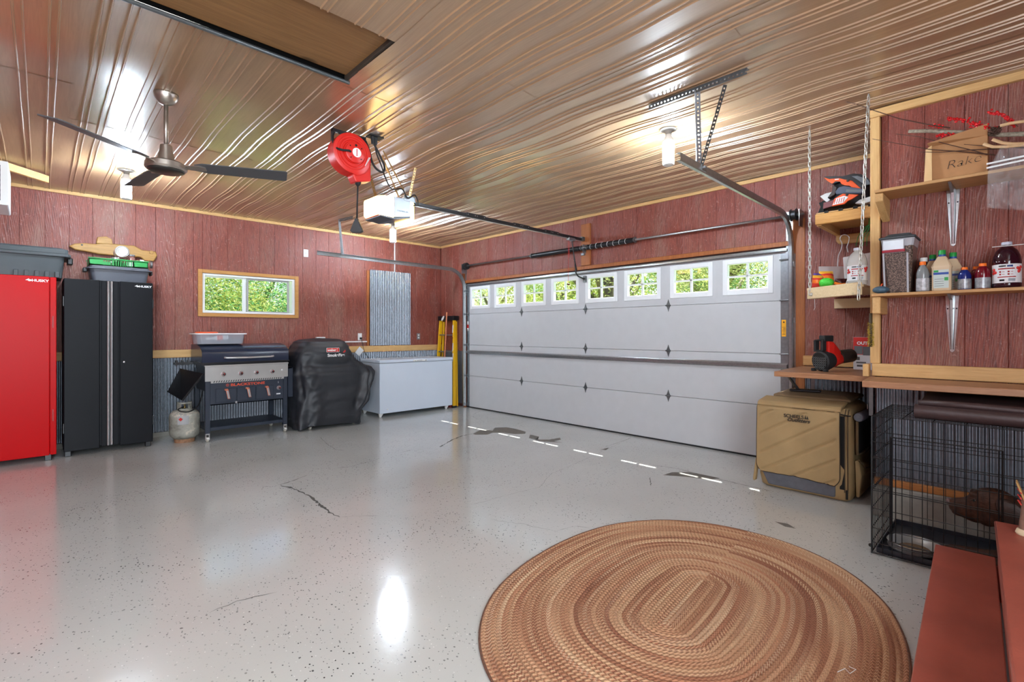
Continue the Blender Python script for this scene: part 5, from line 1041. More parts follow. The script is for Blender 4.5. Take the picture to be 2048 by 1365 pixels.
bag('dark brown candy wrapper right of the green ball', (4.50,.985,zn), .09, .07, -.8, [W4,W2], .5, 4); bag('clear zip bag standing behind the candy', (4.80,1.10,zn), .22, .20, -.8, [m_film('zip_bag', (.85,.85,.85,1), .35, .2)], 0, 5)
wc = thing('paper_bag', 'white and red snack bag behind the clear bottle on hanging shelf', 'bag', (4.75,.93,zn)); add('bag_body', MB().loft([[(4.74,.99,zn),(4.80,.79,zn),(4.84,.80,zn),(4.78,1.0,zn)],[(4.73,1.005,zn+.26),(4.80,.78,zn+.29),(4.82,.79,zn+.29),(4.75,1.01,zn+.26)]]), PAPER, wc, bevel=.004)
add('red_panel', MB().loft([[(4.741,.975,z),(4.762,.905,z),(4.766,.906,z),(4.745,.976,z)] for z in (zn+.13,zn+.22)]), plain('panel_red', (222,66,40), .5), wc)
wh = thing('wire_hook', 'silver looped wire handle standing on the hanging shelf', 'hook', (4.85,1.05,zn+.19))
P = [aX(1675,575,4.85)]+[aX(x,y,4.85) for x, y in ((1676,518),(1682,500),(1684,488),(1680,478),(1684,471),(1692,470),(1698,475),(1697,485),(1694,494),(1696,505))]; add('wire', MB().tube(sm_(P), .0035, 8), CHROME, wh, smooth=True)
gn = thing('green_netting', 'green wire strands dangling under the helmet shelf', 'wire', (4.8,.85,2.0))
for k in range(4): p = [aX(1712+7*k,492,4.8), aX(1716+6*k,474,4.8), aX(1724+6*k,462,4.8), aX(1738+2*k,448,4.8)]; p.append(Vector((p[-1].x,p[-1].y,2.2615))); add('strand', MB().tube(p, .0025, 5), GREENPL, gn)

# bench things
bl = thing('blower', 'red and black cordless blower with round mesh intake on the niche bench', 'blower', (4.72,1.15,.979))
ax_ = Vector((.88,-.47,.10)).normalized(); cI = Vector((4.66,1.155,1.062)); sd = Vector((ax_.y,-ax_.x,0)).normalized(); up = Vector((0,0,1))
add('fan_housing', MB().lathe(cI, [(.070,0),(.083,.01),(.083,.05),(.076,.08),(.066,.11)], 32, ax_), RUBBER, bl, auto=.6)
add('motor_body', MB().lathe(cI+ax_*.08, [(.066,0),(.066,.05),(.05,.11),(.046,.14)], 28, ax_), REDPL, bl, auto=.6)
add('nozzle', MB().lathe(cI+ax_*.20+up*.012, [(.050,0),(.056,.01),(.056,.14),(.048,.145)], 28, ax_), plain('nozzle_gray', (66,62,58), .35, .4), bl, auto=.6)
add('intake_disk', MB().lathe(cI-ax_*.001, [(.071,0),(.001,-.001)], 32, ax_), DARK, bl)
m = MB()
for k in range(-4,5):
    for s_ in (1,-1):
        o_ = k*.019; pts = []
        for q in range(-12,13):
            u = q/12*.074; v = o_+s_*.012*math.sin(q*PI/3+ (0 if s_ > 0 else 0))
            if u*u+v*v < .0052: pts.append(cI-ax_*.004+sd*u+up*v)
        if len(pts) > 3: m.tube(pts, .0016, 4)
add('intake_mesh', m, DGALV, bl, kind='stuff')
add('red_upper', MB().loft([[cI+ax_*t_+sd*a*w_+up*(zz) for a, zz in ((-1,h0),(1,h0),(1,h1),(-1,h1))] for t_, w_, h0, h1 in ((.055,.035,.05,.165),(.11,.04,.04,.15),(.20,.03,.02,.06))]), REDPL, bl, bevel=.01, seg=2)
hb = cI+sd*(-.020)
for a_, b_ in (((-.040,.085),(-.040,.165)),((.028,.085),(.028,.170)),((-.048,.165),(.036,.172)),((-.045,.078),(.034,.08))):
    add('handle', MB().loft([[hb+ax_*t_+sd*a_[0]+up*a_[1] + d for d in (Vector((0,0,0)),)][0:1]*1+[hb+ax_*t_+sd*(a_[0]+.018)+up*(a_[1]+(.014 if a_[1] == b_[1] or abs(a_[0]-b_[0]) > .05 else 0))]+[hb+ax_*t_+sd*(b_[0]+.018)+up*(b_[1]+.014)]+[hb+ax_*t_+sd*b_[0]+up*b_[1]] for t_ in (.0,.045)]), RUBBER, bl, bevel=.004)
add('battery', MB().obox(cI+ax_*.06+up*.185+sd*.01, (.10,.055,.05), (0,0,-.49)), RUBBER, bl, bevel=.008, seg=2)
for s_ in (-.055,.055): p = cI+sd*s_; add('foot', MB().obox((p.x,p.y,.992), (.035,.03,.024), (0,0,-.49)), RUBBER, bl, bevel=.004)
bxx = thing('carton', 'red and white retail box for an outdoor accessory on niche bench', 'box', (5.2,.92,.979))
add('carton', MB().box(5.12,5.26,.78,1.012,.979,1.262), PAPER, bxx, bevel=.002); add('red_panel', MB().box(5.1185,5.1198,.78,1.011,1.11,1.261), plain('carton_red', (216,42,36), .4), bxx)
text('carton_text', 'OUTDOOR', (5.1178,.985,1.198), .036, INKW, bxx, '-X', bold=.0015); text('carton_text', 'TIMER', (5.1178,.86,1.170), .026, INKW, bxx, '-X', bold=.001); text('carton_text', 'BOX', (5.1178,.85,1.145), .026, INKW, bxx, '-X', bold=.001)
add('carton_picture', MB().box(5.117,5.1184,.945,1.005,1.115,1.185), HG, bxx); add('carton_picture', MB().box(5.1165,5.1182,.872,.942,1.105,1.180), plain('carton_gray', (96,98,102), .5), bxx)
for z0, z1, y0, y1 in ((1.035,1.048,.92,.99),(1.005,1.022,.945,.985),(1.062,1.09,.965,.99)): add('carton_print', MB().box(5.1182,5.1198,y0,y1,z0,z1), DGALV, bxx)
kb = thing('black_disc', 'round black disc hung on the niche side wall behind the brush', 'disc', (4.62,.80,1.30)); add('disc', MB().lathe((4.50,YN+.002,1.33), [(.045,0),(.05,.01),(.045,.03),(.001,.032)], 28, (0,1,0)), BLACK, kb, smooth=True)
br = thing('brush', 'yellow bristle brush hanging on the pine corner post', 'brush', (4.285,.735,1.19))
m = MB()
for k in range(420):
    z = R.uniform(1.205,1.375); a = R.uniform(0,2*PI); r_ = R.uniform(.015,.024); p = Vector((4.285,.742,z)); d = Vector((math.cos(a),math.sin(a),R.uniform(-.4,.1)))
    m.tube([p, p+d*r_], .0013, 3)
add('bristles', m, plain('yellow_bristle', (176,148,52), .8, 0, .4, 200), br, kind='stuff', fix=False); add('handle', MB().cyl((4.285,.742,1.20),(4.285,.742,1.44),.010,n=12), plain('brush_handle', (70,56,34), .6), br, smooth=True)

# upper shelf things
cbx = thing('cardboard_box', 'open brown cardboard box marked in pen on the upper shelf', 'box', (4.2,.27,2.267))
ya_, yb_ = .135, .400; z0_, z1_ = 2.267, 2.52
m = MB().box(4.10,4.104,ya_,yb_,z0_,z1_-.03).box(4.32,4.324,ya_,yb_,z0_,z1_).box(4.104,4.32,ya_,ya_+.004,z0_,z1_).box(4.104,4.32,yb_-.004,yb_,z0_,z1_-.03).box(4.10,4.324,ya_,yb_,z0_,z0_+.004); add('carton', m, CARD, cbx)
add('flap', MB().loft([[(4.10,ya_,2.49),(4.10,yb_,2.49),(4.103,yb_,2.488),(4.103,ya_,2.488)],[(4.07,ya_,2.55),(4.06,yb_+.01,2.505),(4.064,yb_+.01,2.503),(4.074,ya_,2.548)]]), CARD, cbx)
add('side_flap', MB().loft([[(4.08,yb_-.012,z0_),(4.10,yb_+.03,z0_),(4.104,yb_+.03,z0_),(4.084,yb_-.012,z0_)],[(4.09,yb_-.01,2.50),(4.11,yb_+.022,2.48),(4.114,yb_+.022,2.48),(4.094,yb_-.01,2.50)]]), plain('torn_cardboard', (208,170,120), .8), cbx)
text('handwriting', 'Rake', (4.0985,.325,2.325), .075, INK, cbx, '-X', sx=1.1, shear=.3, roll=.10, bold=-.0022)
BARK = plain('birch_bark', (150,140,122), .85, 0, .45, 60, .6, 80); TWIG = plain('twig', (74,46,34), .8); LOG = plain('peeled_stick', (206,168,124), .6, 0, .12, 30); BERRY = plain('red_berry', (204,18,24), .25)
def curve_px(pts, X, X1=None): n = len(pts); return [aX(x,y,X+((X1 or X)-X)*i/(n-1)) for i, (x,y) in enumerate(pts)]
bs = thing('birch_stick', 'mossy gray birch stick lying across the cardboard box', 'stick', (4.12,.3,2.55)); P = curve_px([(1817,263),(1850,262),(1900,264),(1950,266),(2000,270),(2048,268),(2100,262)], 4.13)
add('stick', MB().tube(P, .012, 10, rs=[.010,.012,.012,.013,.013,.014,.014]), BARK, bs, smooth=True)
for i, (pts, X, lb) in enumerate((([(1658,191),(1675,200),(1712,208),(1745,220),(1800,238),(1860,250),(1900,256)],4.05,'longest thin bare twig reaching left past the corner post'),([(1745,278),(1800,288),(1860,299),(1930,304),(1990,310)],4.08,'thin bare twig below the longest one'),([(1792,268),(1840,274),(1900,290),(1950,302),(1975,310)],4.07,'thin twig arching in front of the cardboard box'),([(1838,304),(1880,305),(1940,300),(2010,297)],4.06,'lowest straight twig crossing the cardboard box'),([(1928,289),(1970,292),(2048,296)],4.06,'short twig near the wooden hanger'))):
    t = thing('twig', lb, 'twig', aX(*pts[-1],X)); P = curve_px(pts, X); add('stem', MB().tube(P, .003, 6, rs=[.0015+.0025*k/len(P) for k in range(len(P))]), TWIG, t, smooth=True)
_b = MB().sphere((0,0,0),.0062,8,6); BMESH = mesh_of('berry', _b, BERRY, smooth=True)
def sprig(pts, X, lb, n):
    P = curve_px(pts, X); t = thing('berry_sprig', lb, 'berries', P[0], 'red berry sprigs'); add('stem', MB().tube(P, .002, 5), TWIG, t)
    for k in range(n):
        u = k/n*(len(P)-1)*.92+.02; i = min(len(P)-2, int(u)); p = P[i].lerp(P[i+1], u-i)+Vector((R.gauss(0,.006),R.gauss(0,.004),R.gauss(0,.007)))
        o = bpy.data.objects.new('berry', BMESH); C.objects.link(o); o.parent = t; o.location = p-ORG[t]
sprig([(1894,239),(1912,238),(1932,243),(1950,247),(1962,250),(1985,255)], 4.08, 'red berry sprig lying left of center above cardboard box', 70)
sprig([(1975,226),(1995,227),(2010,233),(2022,244),(2036,253)], 4.08, 'red berry sprig arching highest at the right', 62)
sprig([(1872,272),(1890,270),(1920,269)], 4.10, 'short red berry sprig under the birch stick', 30); sprig([(1856,253),(1875,253),(1888,250)], 4.10, 'tiny red berry sprig above birch stick at left', 14); sprig([(1940,256),(1975,257),(2004,253)], 4.10, 'sparse red berries beside the pinecone', 16)
pn = thing('pinecone', 'dark brown pinecone beside the cardboard box', 'pinecone', (4.08,.10,2.50)); pc_ = aX(1990,264,4.07)
m = MB()
for k in range(46):
    a = k*2.4; z = -.022+.044*k/46; r_ = .024*math.sqrt(max(.05,1-(z/.026)**2)); d = Vector((math.cos(a),math.sin(a),.5)).normalized(); c_ = pc_+Vector((r_*.4*math.cos(a),r_*.4*math.sin(a),z)); s_ = d.cross(up).normalized()*.007
    m.add([c_-s_*.5, c_+s_*.5, c_+d*r_+s_, c_+d*r_-s_, c_+d*r_*.9+Vector((0,0,-.003))], [(0,1,2,3),(0,4,1),(1,4,2),(2,4,3),(3,4,0)])
add('scales', m, plain('pinecone_brown', (72,48,36), .8), pn, kind='stuff', fix=False)
for pts, lb in (([(2000,252),(2020,247),(2048,243),(2090,240)],'upper peeled stick beside the pinecone'),([(1967,288),(1985,294),(2010,294),(2048,290),(2090,286)],'lower pale peeled stick with curved end'),([(1985,279),(2005,286),(2025,288),(2060,287)],'short pale peeled stick crossing the lower one')):
    t = thing('peeled_stick', lb, 'stick', aX(*pts[0],4.03)); add('stick', MB().tube(curve_px(pts, 4.03), .009, 10), LOG, t, smooth=True)
FILM = m_film('plastic_film', (.86,.87,.88,1), .11, .10)
pb = thing('plastic_bag', 'crinkled clear plastic bag hanging over upper shelf at right edge', 'bag', (4.0,0,2.0)); N = 34; G = []
q = [(1990,298),(1978,340),(1976,370),(1972,412),(2120,424),(2130,290)]
for i in range(N+1):
    for j in range(N+1):
        u, v = i/N, j/N; xl = 2003-26*min(1,v*2.4)-4*v; x = xl+(2130-xl)*u; y = 290+(415-290)*v+8*v*u
        X = 4.02-.07*math.sin(PI*v)*(.3+.7*min(1,u*5))+.034*mno.noise(Vector((u*7,v*8,2)))+.022*abs(mno.noise(Vector((u*16+v*7,v*9-u*5,5)))); G.append(aX(x,y,X))
F = [(i*(N+1)+j,i*(N+1)+j+1,(i+1)*(N+1)+j+1,(i+1)*(N+1)+j) for i in range(N) for j in range(N)]
add('film', MB().add(G, F), FILM, pb, auto=.35, fix=False); add('film', MB().add([p+Vector((.06+.02*mno.noise(p*20),0,.004)) for p in G], F), FILM, pb, auto=.35, fix=False)
for y_, w_ in ((328,.010),(336,.010)): add('zip_strip', MB().loft([[p, p+Vector((.003,0,0)), p+Vector((.003,0,w_)), p+Vector((0,0,w_))] for p in (aX(1973,y_+2,3.985), aX(2048,y_-14,3.94), aX(2110,y_-26,3.92))]), PLWHITE, pb)

# ------------------------------------------------------------------ braided rug
RC, RA, RL, RW = Vector((2.236,1.116,0)), .103, 1.075, .838
NR, NS = 40, 200; m = MB(); UV = []
def rugp(rr, k):                    # rr 0..1
    t = 2*PI*k/NS; c_, s_ = math.cos(t), math.sin(t); e = 2/2.2; r = rr*RW
    u0 = .237*max(-1, min(1, c_*2.2))+r*c_; v0 = r*s_
    u1 = rr*RL*math.copysign(abs(c_)**e, c_); v1 = rr*RW*math.copysign(abs(s_)**e, s_)
    q = rr*.8; u, v = u0*(1-q)+u1*q, v0*(1-q)+v1*q
    return RC+Vector((u*math.cos(RA)-v*math.sin(RA), u*math.sin(RA)+v*math.cos(RA), 0))
_rug0 = rugp; _rt = {}
def rugp(rr, k):
    key = round(rr,5)
    if key not in _rt:
        Q = [_rug0(rr, i*NS/1600) for i in range(1601)]; L = [0]
        for a_, b_ in zip(Q, Q[1:]): L.append(L[-1]+(b_-a_).length)
        out = []; j = 0
        for i in range(NS+1):
            t_ = L[-1]*i/NS
            while j < 1599 and L[j+1] < t_: j += 1
            out.append(Q[j].lerp(Q[j+1], (t_-L[j])/max(1e-9, L[j+1]-L[j])))
        _rt[key] = out
    return _rt[key][k % NS].copy()
P = []; rr_ = []; 
for i in range(NR):
    for f_, h in ((.0,.0065),(.2,.0112),(.5,.0128),(.8,.0112)): rr_.append(((i+f_)/NR, h, i+f_))
rr_.append((1.0,.006,NR-.001)); rr_.append((1.0,.0004,NR-.001))
for rr, h, v in rr_:
    for k in range(NS): p = rugp(max(rr,.004), k); p.z = h+.0012*mno.noise(p*5); P.append(p)
F = [(i*NS+k, i*NS+(k+1) % NS, (i+1)*NS+(k+1) % NS, (i+1)*NS+k) for i in range(len(rr_)-1) for k in range(NS)]; F.append(tuple(range(NS-1,-1,-1)))
m.add(P, F); rg = thing('braided_rug', 'oval braided rug in brown and tan on the speckled floor', 'rug', (RC.x,RC.y,0))
ro = add('braid', m, RUG, rg, smooth=True, fix=False); me = ro.data; ul = me.uv_layers.new(name='uv'); per = [sum((rugp(max(r[0],.004),k+1)-rugp(max(r[0],.004),k)).length for k in range(0,NS,10))*10 for r in rr_]
data = []
for f in range(len(F)-1):
    i, k = divmod(f, NS)
    for a, b in ((i,k),(i,k+1),(i+1,k+1),(i+1,k)): data += [b/NS*round(per[min(i,a)]*46)/46*1.0, max(rr_[i][2], min(rr_[i+1][2], rr_[a][2]))-(.0005 if a == i+1 and rr_[i+1][2] == int(rr_[i+1][2]) else 0)]
data += [0,0]*NS; ul.data.foreach_set('uv', data)
add('binding', MB().tube([rugp(1.0,k)+Vector((0,0,.007)) for k in range(0,NS,2)], .0055, 6, close=True), plain('rug_edge', (104,70,54), .9, 0, .3, 60), rg, smooth=True)
add('lint', MB().tube([aZ(1675,1345,.015),aZ(1690,1338,.02),aZ(1700,1348,.016),aZ(1712,1340,.02),aZ(1698,1334,.018)], .0015, 4), PLWHITE, rg)

# ------------------------------------------------------------------ tan soft kennel
TAN = plain('tan_canvas', (164,136,94), .75, 0, .08, 6, .5, 300); TAN2 = plain('brown_canvas', (112,88,60), .8, 0, .1, 8, .4, 300); TGR = plain('gray_pad', (92,92,98), .85, 0, .12, 20, .4, 200)
kn = thing('soft_kennel', 'tan quilted fabric dog kennel with rolled side flap under the niche bench', 'dog kennel', (4.7,1.2,0))
kx0, kx1, ky0, ky1, kz = 4.415, 5.10, .885, 1.545, .715
def kring(z, g=0, top=0):
    out = []; r = .06
    for cx_, cy_, a0 in ((kx1-r,ky1-r,0),(kx0+r,ky1-r,PI/2),(kx0+r,ky0+r,PI),(kx1-r,ky0+r,1.5*PI)):
        for q in range(6):
            a = a0+PI/2*q/5; x = cx_+(r+g)*math.cos(a); y = cy_+(r+g)*math.sin(a); b = .018*mno.noise(Vector((x*7,y*7,z*4))); out.append((x+b*math.cos(a), y+b*math.sin(a), z+top*(.03*mno.noise(Vector((x*3,y*3,1))))))
    n = []
    for i, p in enumerate(out):
        q = out[(i+1) % len(out)]; n.append(p)
        if i % 6 == 5:
            for t_ in (.2,.4,.6,.8):
                x, y = p[0]+(q[0]-p[0])*t_, p[1]+(q[1]-p[1])*t_; b = .014*mno.noise(Vector((x*4,y*4,z*4)))+.008*math.sin(t_*PI); n.append((x+(b if x > 4.9 else -b if i < 12 and i > 5 else 0), y+(0 if i in (11,) else b*.5), p[2]))
    return n
secs = [kring(z, g_) for z, g_ in ((.004,-.03),(.02,-.005),(.10,.005),(.25,.0),(.45,-.005),(.62,0),(.685,-.005),(.712,-.03))]
top = []
for s_, h in ((.93,.728),(.8,.742),(.5,.765),(.15,.775)): c_ = ((kx0+kx1)/2+.02,(ky0+ky1)/2); top.append([(c_[0]+(x-c_[0])*s_, c_[1]+(y-c_[1])*s_, h-.02*(kx1-x)/.7) for x, y, z in secs[-1]])
add('fabric_body', MB().loft(secs+top), TAN, kn, smooth=True, fix=True)
add('top_panel', MB().loft([[(4.62,1.50,z),(4.62,.93,z),(5.05,.92,z+.012),(5.05,1.50,z+.012)] for z in (.742,.765)]+[[(4.70,1.44,.785),(4.70,.99,.785),(4.99,.98,.792),(4.99,1.44,.792)]]), TAN2, kn, bevel=.02, seg=3)
# front flap, quilted: grid with diagonal stitch grooves
N, Q = 90, 90; P = []
for i in range(N+1):
    for j in range(Q+1):
        u, v = i/N, j/Q; y = 1.555-.60*u; zb = .132+.01*math.sin(u*PI)-.012*u; z = zb+(.700-zb)*v
        if v < .12: 
            k = (.12-v)/.12; y += (-.035*(1-2*u))*k**2*(1 if abs(2*u-1) > .75 else 0)
        s_ = (z+y*.62)/.155; g_ = abs(s_-round(s_)); st = math.exp(-(g_/.07)**2)
        b = .012*(1-abs(2*u-1)**6)*(1-abs(2*v-1)**6)+.016*mno.noise(Vector((y*5,z*2.2,3)))+.007*mno.noise(Vector((y*14,z*6,8)))-.011*st*(v < .93)*(.04 < u < .96)
        P.append((kx0-.024-b+.02*max(0,(v-.94)/.06)**2, y, z))
W_ = Q+1; F = [(i*W_+j,(i+1)*W_+j,(i+1)*W_+j+1,i*W_+j+1) for i in range(N) for j in range(Q)]
bk = [(kx0-.004,p[1],p[2]) for p in P]; n0 = len(P); edge = [i*W_ for i in range(N+1)]+[N*W_+j for j in range(1,W_)]+[i*W_+Q for i in range(N-1,-1,-1)]+[j for j in range(Q-1,0,-1)]
add('front_flap', MB().add(P+bk, F+[tuple(n0+k for k in reversed(f)) for f in F]+[(edge[k],edge[(k+1) % len(edge)],n0+edge[(k+1) % len(edge)],n0+edge[k]) for k in range(len(edge))]), TAN, kn, smooth=True, auto=1.0)
add('flap_piping', MB().tube([Vector(P[k])+Vector((.004,0,0)) for k in edge[::2] if P[k][2] < .69], .005, 6), plain('piping', (54,42,30), .8), kn)
add('top_lip', MB().prism([(kx0-.03,.690),(kx0-.028,.712),(kx0+.0,.728),(4.60,.752),(4.60,.738),(kx0+.02,.705)], 'y', .945, 1.55), TAN, kn, bevel=.008, seg=2)
add('pad', MB().loft([[(kx0-.010-.0*z,1.47+(z-.03)*.5,z),(kx0-.010,.99-(z-.03)*.1,z),(kx0+.04,.99,z),(kx0+.04,1.47,z)] for z in (.028,.08,.17)]), TGR, kn, bevel=.01, seg=2)
add('dark_gap', MB().box(kx0-.006,kx0+.0,.925,.958,.10,.66), DARK, kn)
for y in (.925,.905): add('zipper', MB().tube([(kx0-.004,y,.08),(kx0-.010,y,.4),(kx0-.008,y,.66),(kx0+.03,y,.712)], .0035, 6), plain('zipper_brown', (74,58,38), .7), kn)
add('zipper_pull', MB().tube([(kx0-.014,.95,.675),(kx0-.016,.90,.668),(kx0-.014,.885,.67)], .005, 6), DARK, kn)
add('carry_handle', MB().loft([[(4.72,1.40,.789),(4.75,1.40,.789),(4.78,1.17,.792),(4.75,1.17,.792)],[(4.72,1.40,.808),(4.75,1.40,.808),(4.78,1.17,.811),(4.75,1.17,.811)]]), BLACK, kn, bevel=.006)
add('side_window', MB().box(4.50,4.98,ky0-.018,ky0-.008,.36,.63), DARK, kn, bevel=.02, seg=2); add('window_edge', MB().tube([(4.50,ky0-.02,.62),(4.495,ky0-.022,.37),(4.74,ky0-.022,.345),(4.99,ky0-.02,.35)], .010, 6), TAN2, kn, smooth=True)
add('rolled_flap', MB().lathe((4.47,ky0-.035,.655), [(.030,0),(.034,.01),(.034,.50),(.03,.51)], 16, (1,-.02,0)), plain('rolled_lining', (66,60,70), .8, 0, .2, 20), kn, smooth=True); add('rolled_flap', MB().lathe((4.462,ky0-.035,.655), [(.030,0),(.024,-.003),(.012,.0),(.001,-.003)], 16, (1,0,0)), TGR, kn)
add('side_pocket', MB().loft([[(4.52,ky0-.008,.03),(4.99,ky0-.008,.03),(4.99,ky0-.03,.03),(4.52,ky0-.03,.03)],[(4.50,ky0-.008,.20),(4.99,ky0-.008,.18),(4.99,ky0-.045,.18),(4.52,ky0-.045,.20)],[(4.48,ky0-.008,.325),(4.99,ky0-.008,.20),(4.99,ky0-.035,.20),(4.50,ky0-.03,.325)]]), TAN, kn, bevel=.012, seg=2)
add('pocket_piping', MB().tube([(4.48,ky0-.035,.33),(4.65,ky0-.045,.24),(4.8,ky0-.05,.22),(4.99,ky0-.04,.24)], .005, 6), TAN2, kn); add('clip', MB().box(4.82,4.85,ky0-.06,ky0-.045,.27,.32), BLACK, kn)
add('side_strap', MB().obox((kx0+.02,1.575,.13), (.05,.02,.2), (.12,0,0)), TAN, kn, bevel=.008); add('buckle', MB().box(kx0-.0,kx0+.03,1.55,1.565,.60,.66), BLACK, kn, bevel=.003); add('corner_tab', MB().box(kx0-.006,kx0+.0,.905,.918,.03,.10), DARK, kn)
LOGO = plain('dark_embroidery', (52,44,34), .8)
text('logo_text', 'SCHEELS', (kx0-.0405,1.34,.612), .038, LOGO, kn, '-X', bold=.0008); text('logo_text', 'Outfitters', (kx0-.0405,1.315,.583), .040, LOGO, kn, '-X', shear=.35, bold=.001)
for y, h in ((1.182,.034),(1.168,.028)): add('logo_tree', MB().prism([(y-.008,.612),(y+.008,.612),(y,.612+h)], 'x', kx0-.0415, kx0-.0405), LOGO, kn)

# ------------------------------------------------------------------ wire dog crate
cx0, cx1, cy0, cy1, cz_ = 3.52, 4.18, -.47, .605, .81
dc = thing('dog_crate', 'black folding wire dog crate under the long counter', 'dog crate', (3.85,.07,0))
def wires(verts, hors, f, r=.0021):
    m = MB()
    for a, z0, z1 in verts: m.tube([f(a,z0), f(a,z1)], r, 5)
    for z, a0, a1 in hors: m.tube([f(a0,z), f(a1,z)], r*1.15, 5)
    return m
HZ = [.012,.07,.155,.27,.375,.385,.48,.565,.575,.66,.72,cz_]
ys = [cy0+.0445*k for k in range(25)]; ys = [y for y in ys if y <= cy1-.02]
fr_ = wires([(y,.005,cz_) for y in ys], [(z,cy0,cy1) for z in HZ], lambda a,z: (cx0,a,z)); add('front_panel', fr_, WIRE, dc, kind='stuff', fix=False)
dr_ = wires([(y,.10,.70) for y in (.492,.511,.518,.06,.075)], [(z,.065,.515) for z in (.10,.70)], lambda a,z: (cx0-.008,a,z), .003); add('door_panel', dr_, WIRE, dc, kind='stuff', fix=False)
add('back_panel', wires([(y,.005,cz_) for y in ys[::2]], [(z,cy0,cy1) for z in (.012,.2,.385,.565,cz_)], lambda a,z: (cx1,a,z), .0018), WIRE, dc, kind='stuff', fix=False)
for y in (cy0, cy1): add('side_panel', wires([(cx0+.040*k,.005,cz_) for k in range(17)], [(z,cx0,cx1) for z in HZ], lambda a,z: (a,y,z)), WIRE, dc, kind='stuff', fix=False)
add('top_panel', wires([(cx0+.05*k,cy0,cy1) for k in range(14)], [(y,cx0,cx1) for y in ys[::3]+[cy1]], lambda a,b: (a,b,cz_) if a > 3 else (b,a,cz_)), WIRE, dc, kind='stuff', fix=False) if 0 else None
m = MB()
for k in range(14): m.tube([(cx0+.0507*k,cy0,cz_),(cx0+.0507*k,cy1,cz_)], .0021, 5)
for y in ys[::3]+[cy1]: m.tube([(cx0,y,cz_),(cx1,y,cz_)], .0024, 5)
add('top_panel', m, WIRE, dc, kind='stuff', fix=False)
for x, y in ((cx0,cy1),(cx1,cy1),(cx0,cy0),(cx1,cy0)): add('corner_wire', MB().tube([(x,y,.004),(x,y,cz_)], .004, 6), WIRE, dc)
add('floor_grid', MB().tube([(cx0,cy0,.008),(cx0,cy1,.008),(cx1,cy1,.008),(cx1,cy0,.008)], .0035, 6, close=True), WIRE, dc)
for k in range(6): add('floor_wire', MB().tube([(cx0,cy0+.1+.18*k,.006),(cx1,cy0+.1+.18*k,.006)], .0025, 5), WIRE, dc)
add('corner_clip', MB().sphere((cx0-.004,cy1+.006,.05),.010,8,6), WIRE, dc)
TRAY = plain('black_tray', (28,31,40), .35)
m = MB().box(cx0+.015,cx1-.015,cy0+.015,cy1-.02,.012,.016).box(cx0+.015,cx0+.02,cy0+.015,cy1-.02,.016,.042).box(cx1-.02,cx1-.015,cy0+.015,cy1-.02,.016,.042).box(cx0+.02,cx1-.02,cy0+.015,cy0+.02,.016,.042).box(cx0+.02,cx1-.02,cy1-.025,cy1-.02,.016,.042); add('tray', m, TRAY, dc)
cu = thing('dog_bed', 'dark brown vinyl dog bed lying on top of the wire crate', 'dog bed', (3.83,0,.815)); LEA = plain('brown_vinyl', (58,42,42), .42, 0, .12, 8, .3, 60)
P = MB(); secs = []
for k in range(13):
    y = -.46+.875*k/12; e = 1 if 0 < k < 12 else .9; b = .006*mno.noise(Vector((y*7,1,1)))
    secs.append([(3.57+b,y,.818),(3.55+b,y,.835),(3.545+b,y,.868),(3.562+b,y,.888),(3.60,y,.893),(3.64+b,y,.885),(3.66,y,.878),(4.05,y,.905),(4.14,y,.925),(4.16,y,.90),(4.16,y,.818)])
add('cushion', P.loft(secs), LEA, cu, smooth=True, auto=1.2); add('bolster', MB().tube([(3.60,.40,.90),(3.60,.2,.905),(3.60,0,.90),(3.60,-.45,.903)], .018, 10), LEA, cu, smooth=True)
bw = thing('dog_bowl', 'shallow stainless steel bowl in front corner of the dog crate', 'bowl', (3.705,.435,.017))
add('bowl', MB().lathe((3.705,.432,.017), [(.11,0),(.125,.012),(.128,.018),(.120,.042),(.128,.047),(.130,.044),(.128,.048),(.118,.045),(.10,.02),(.06,.010),(.001,.009)], 40, cap=False), STAIN, bw, smooth=True, fix=False)
add('kibble', MB().lathe((3.705,.432,.017), [(.075,.014),(.05,.017),(.001,.018)], 20), plain('kibble_brown', (110,84,58), .8, 0, .3, 80), bw)

# ------------------------------------------------------------------ chocolate dog lying in the crate
FURM = NT('chocolate_fur'); FURM.set(Base_Color=FURM.ramp(FURM.noise(14, (1,3,1), 4, .6), [(.3,lin((38,21,14))),(.7,lin((78,46,31)))]), Roughness=.6, Specular_IOR_Level=.25); FURM.bump(FURM.noise(150, (1,.3,1), 3), .5, .004); FURM = FURM.m
def ell(c, d, rw, rh, upv=(0,0,1), n=16, sq=1.0):
    d = Vector(d).normalized(); s_ = d.cross(Vector(upv)).normalized(); u = s_.cross(d); c = Vector(c)
    return [c+s_*rw*math.copysign(abs(math.cos(2*PI*k/n))**sq, math.cos(2*PI*k/n))+u*rh*math.copysign(abs(math.sin(2*PI*k/n))**sq, math.sin(2*PI*k/n)) for k in range(n)]
hx = 3.72
def H(y, z): return (hx, y, z)
mb = MB()
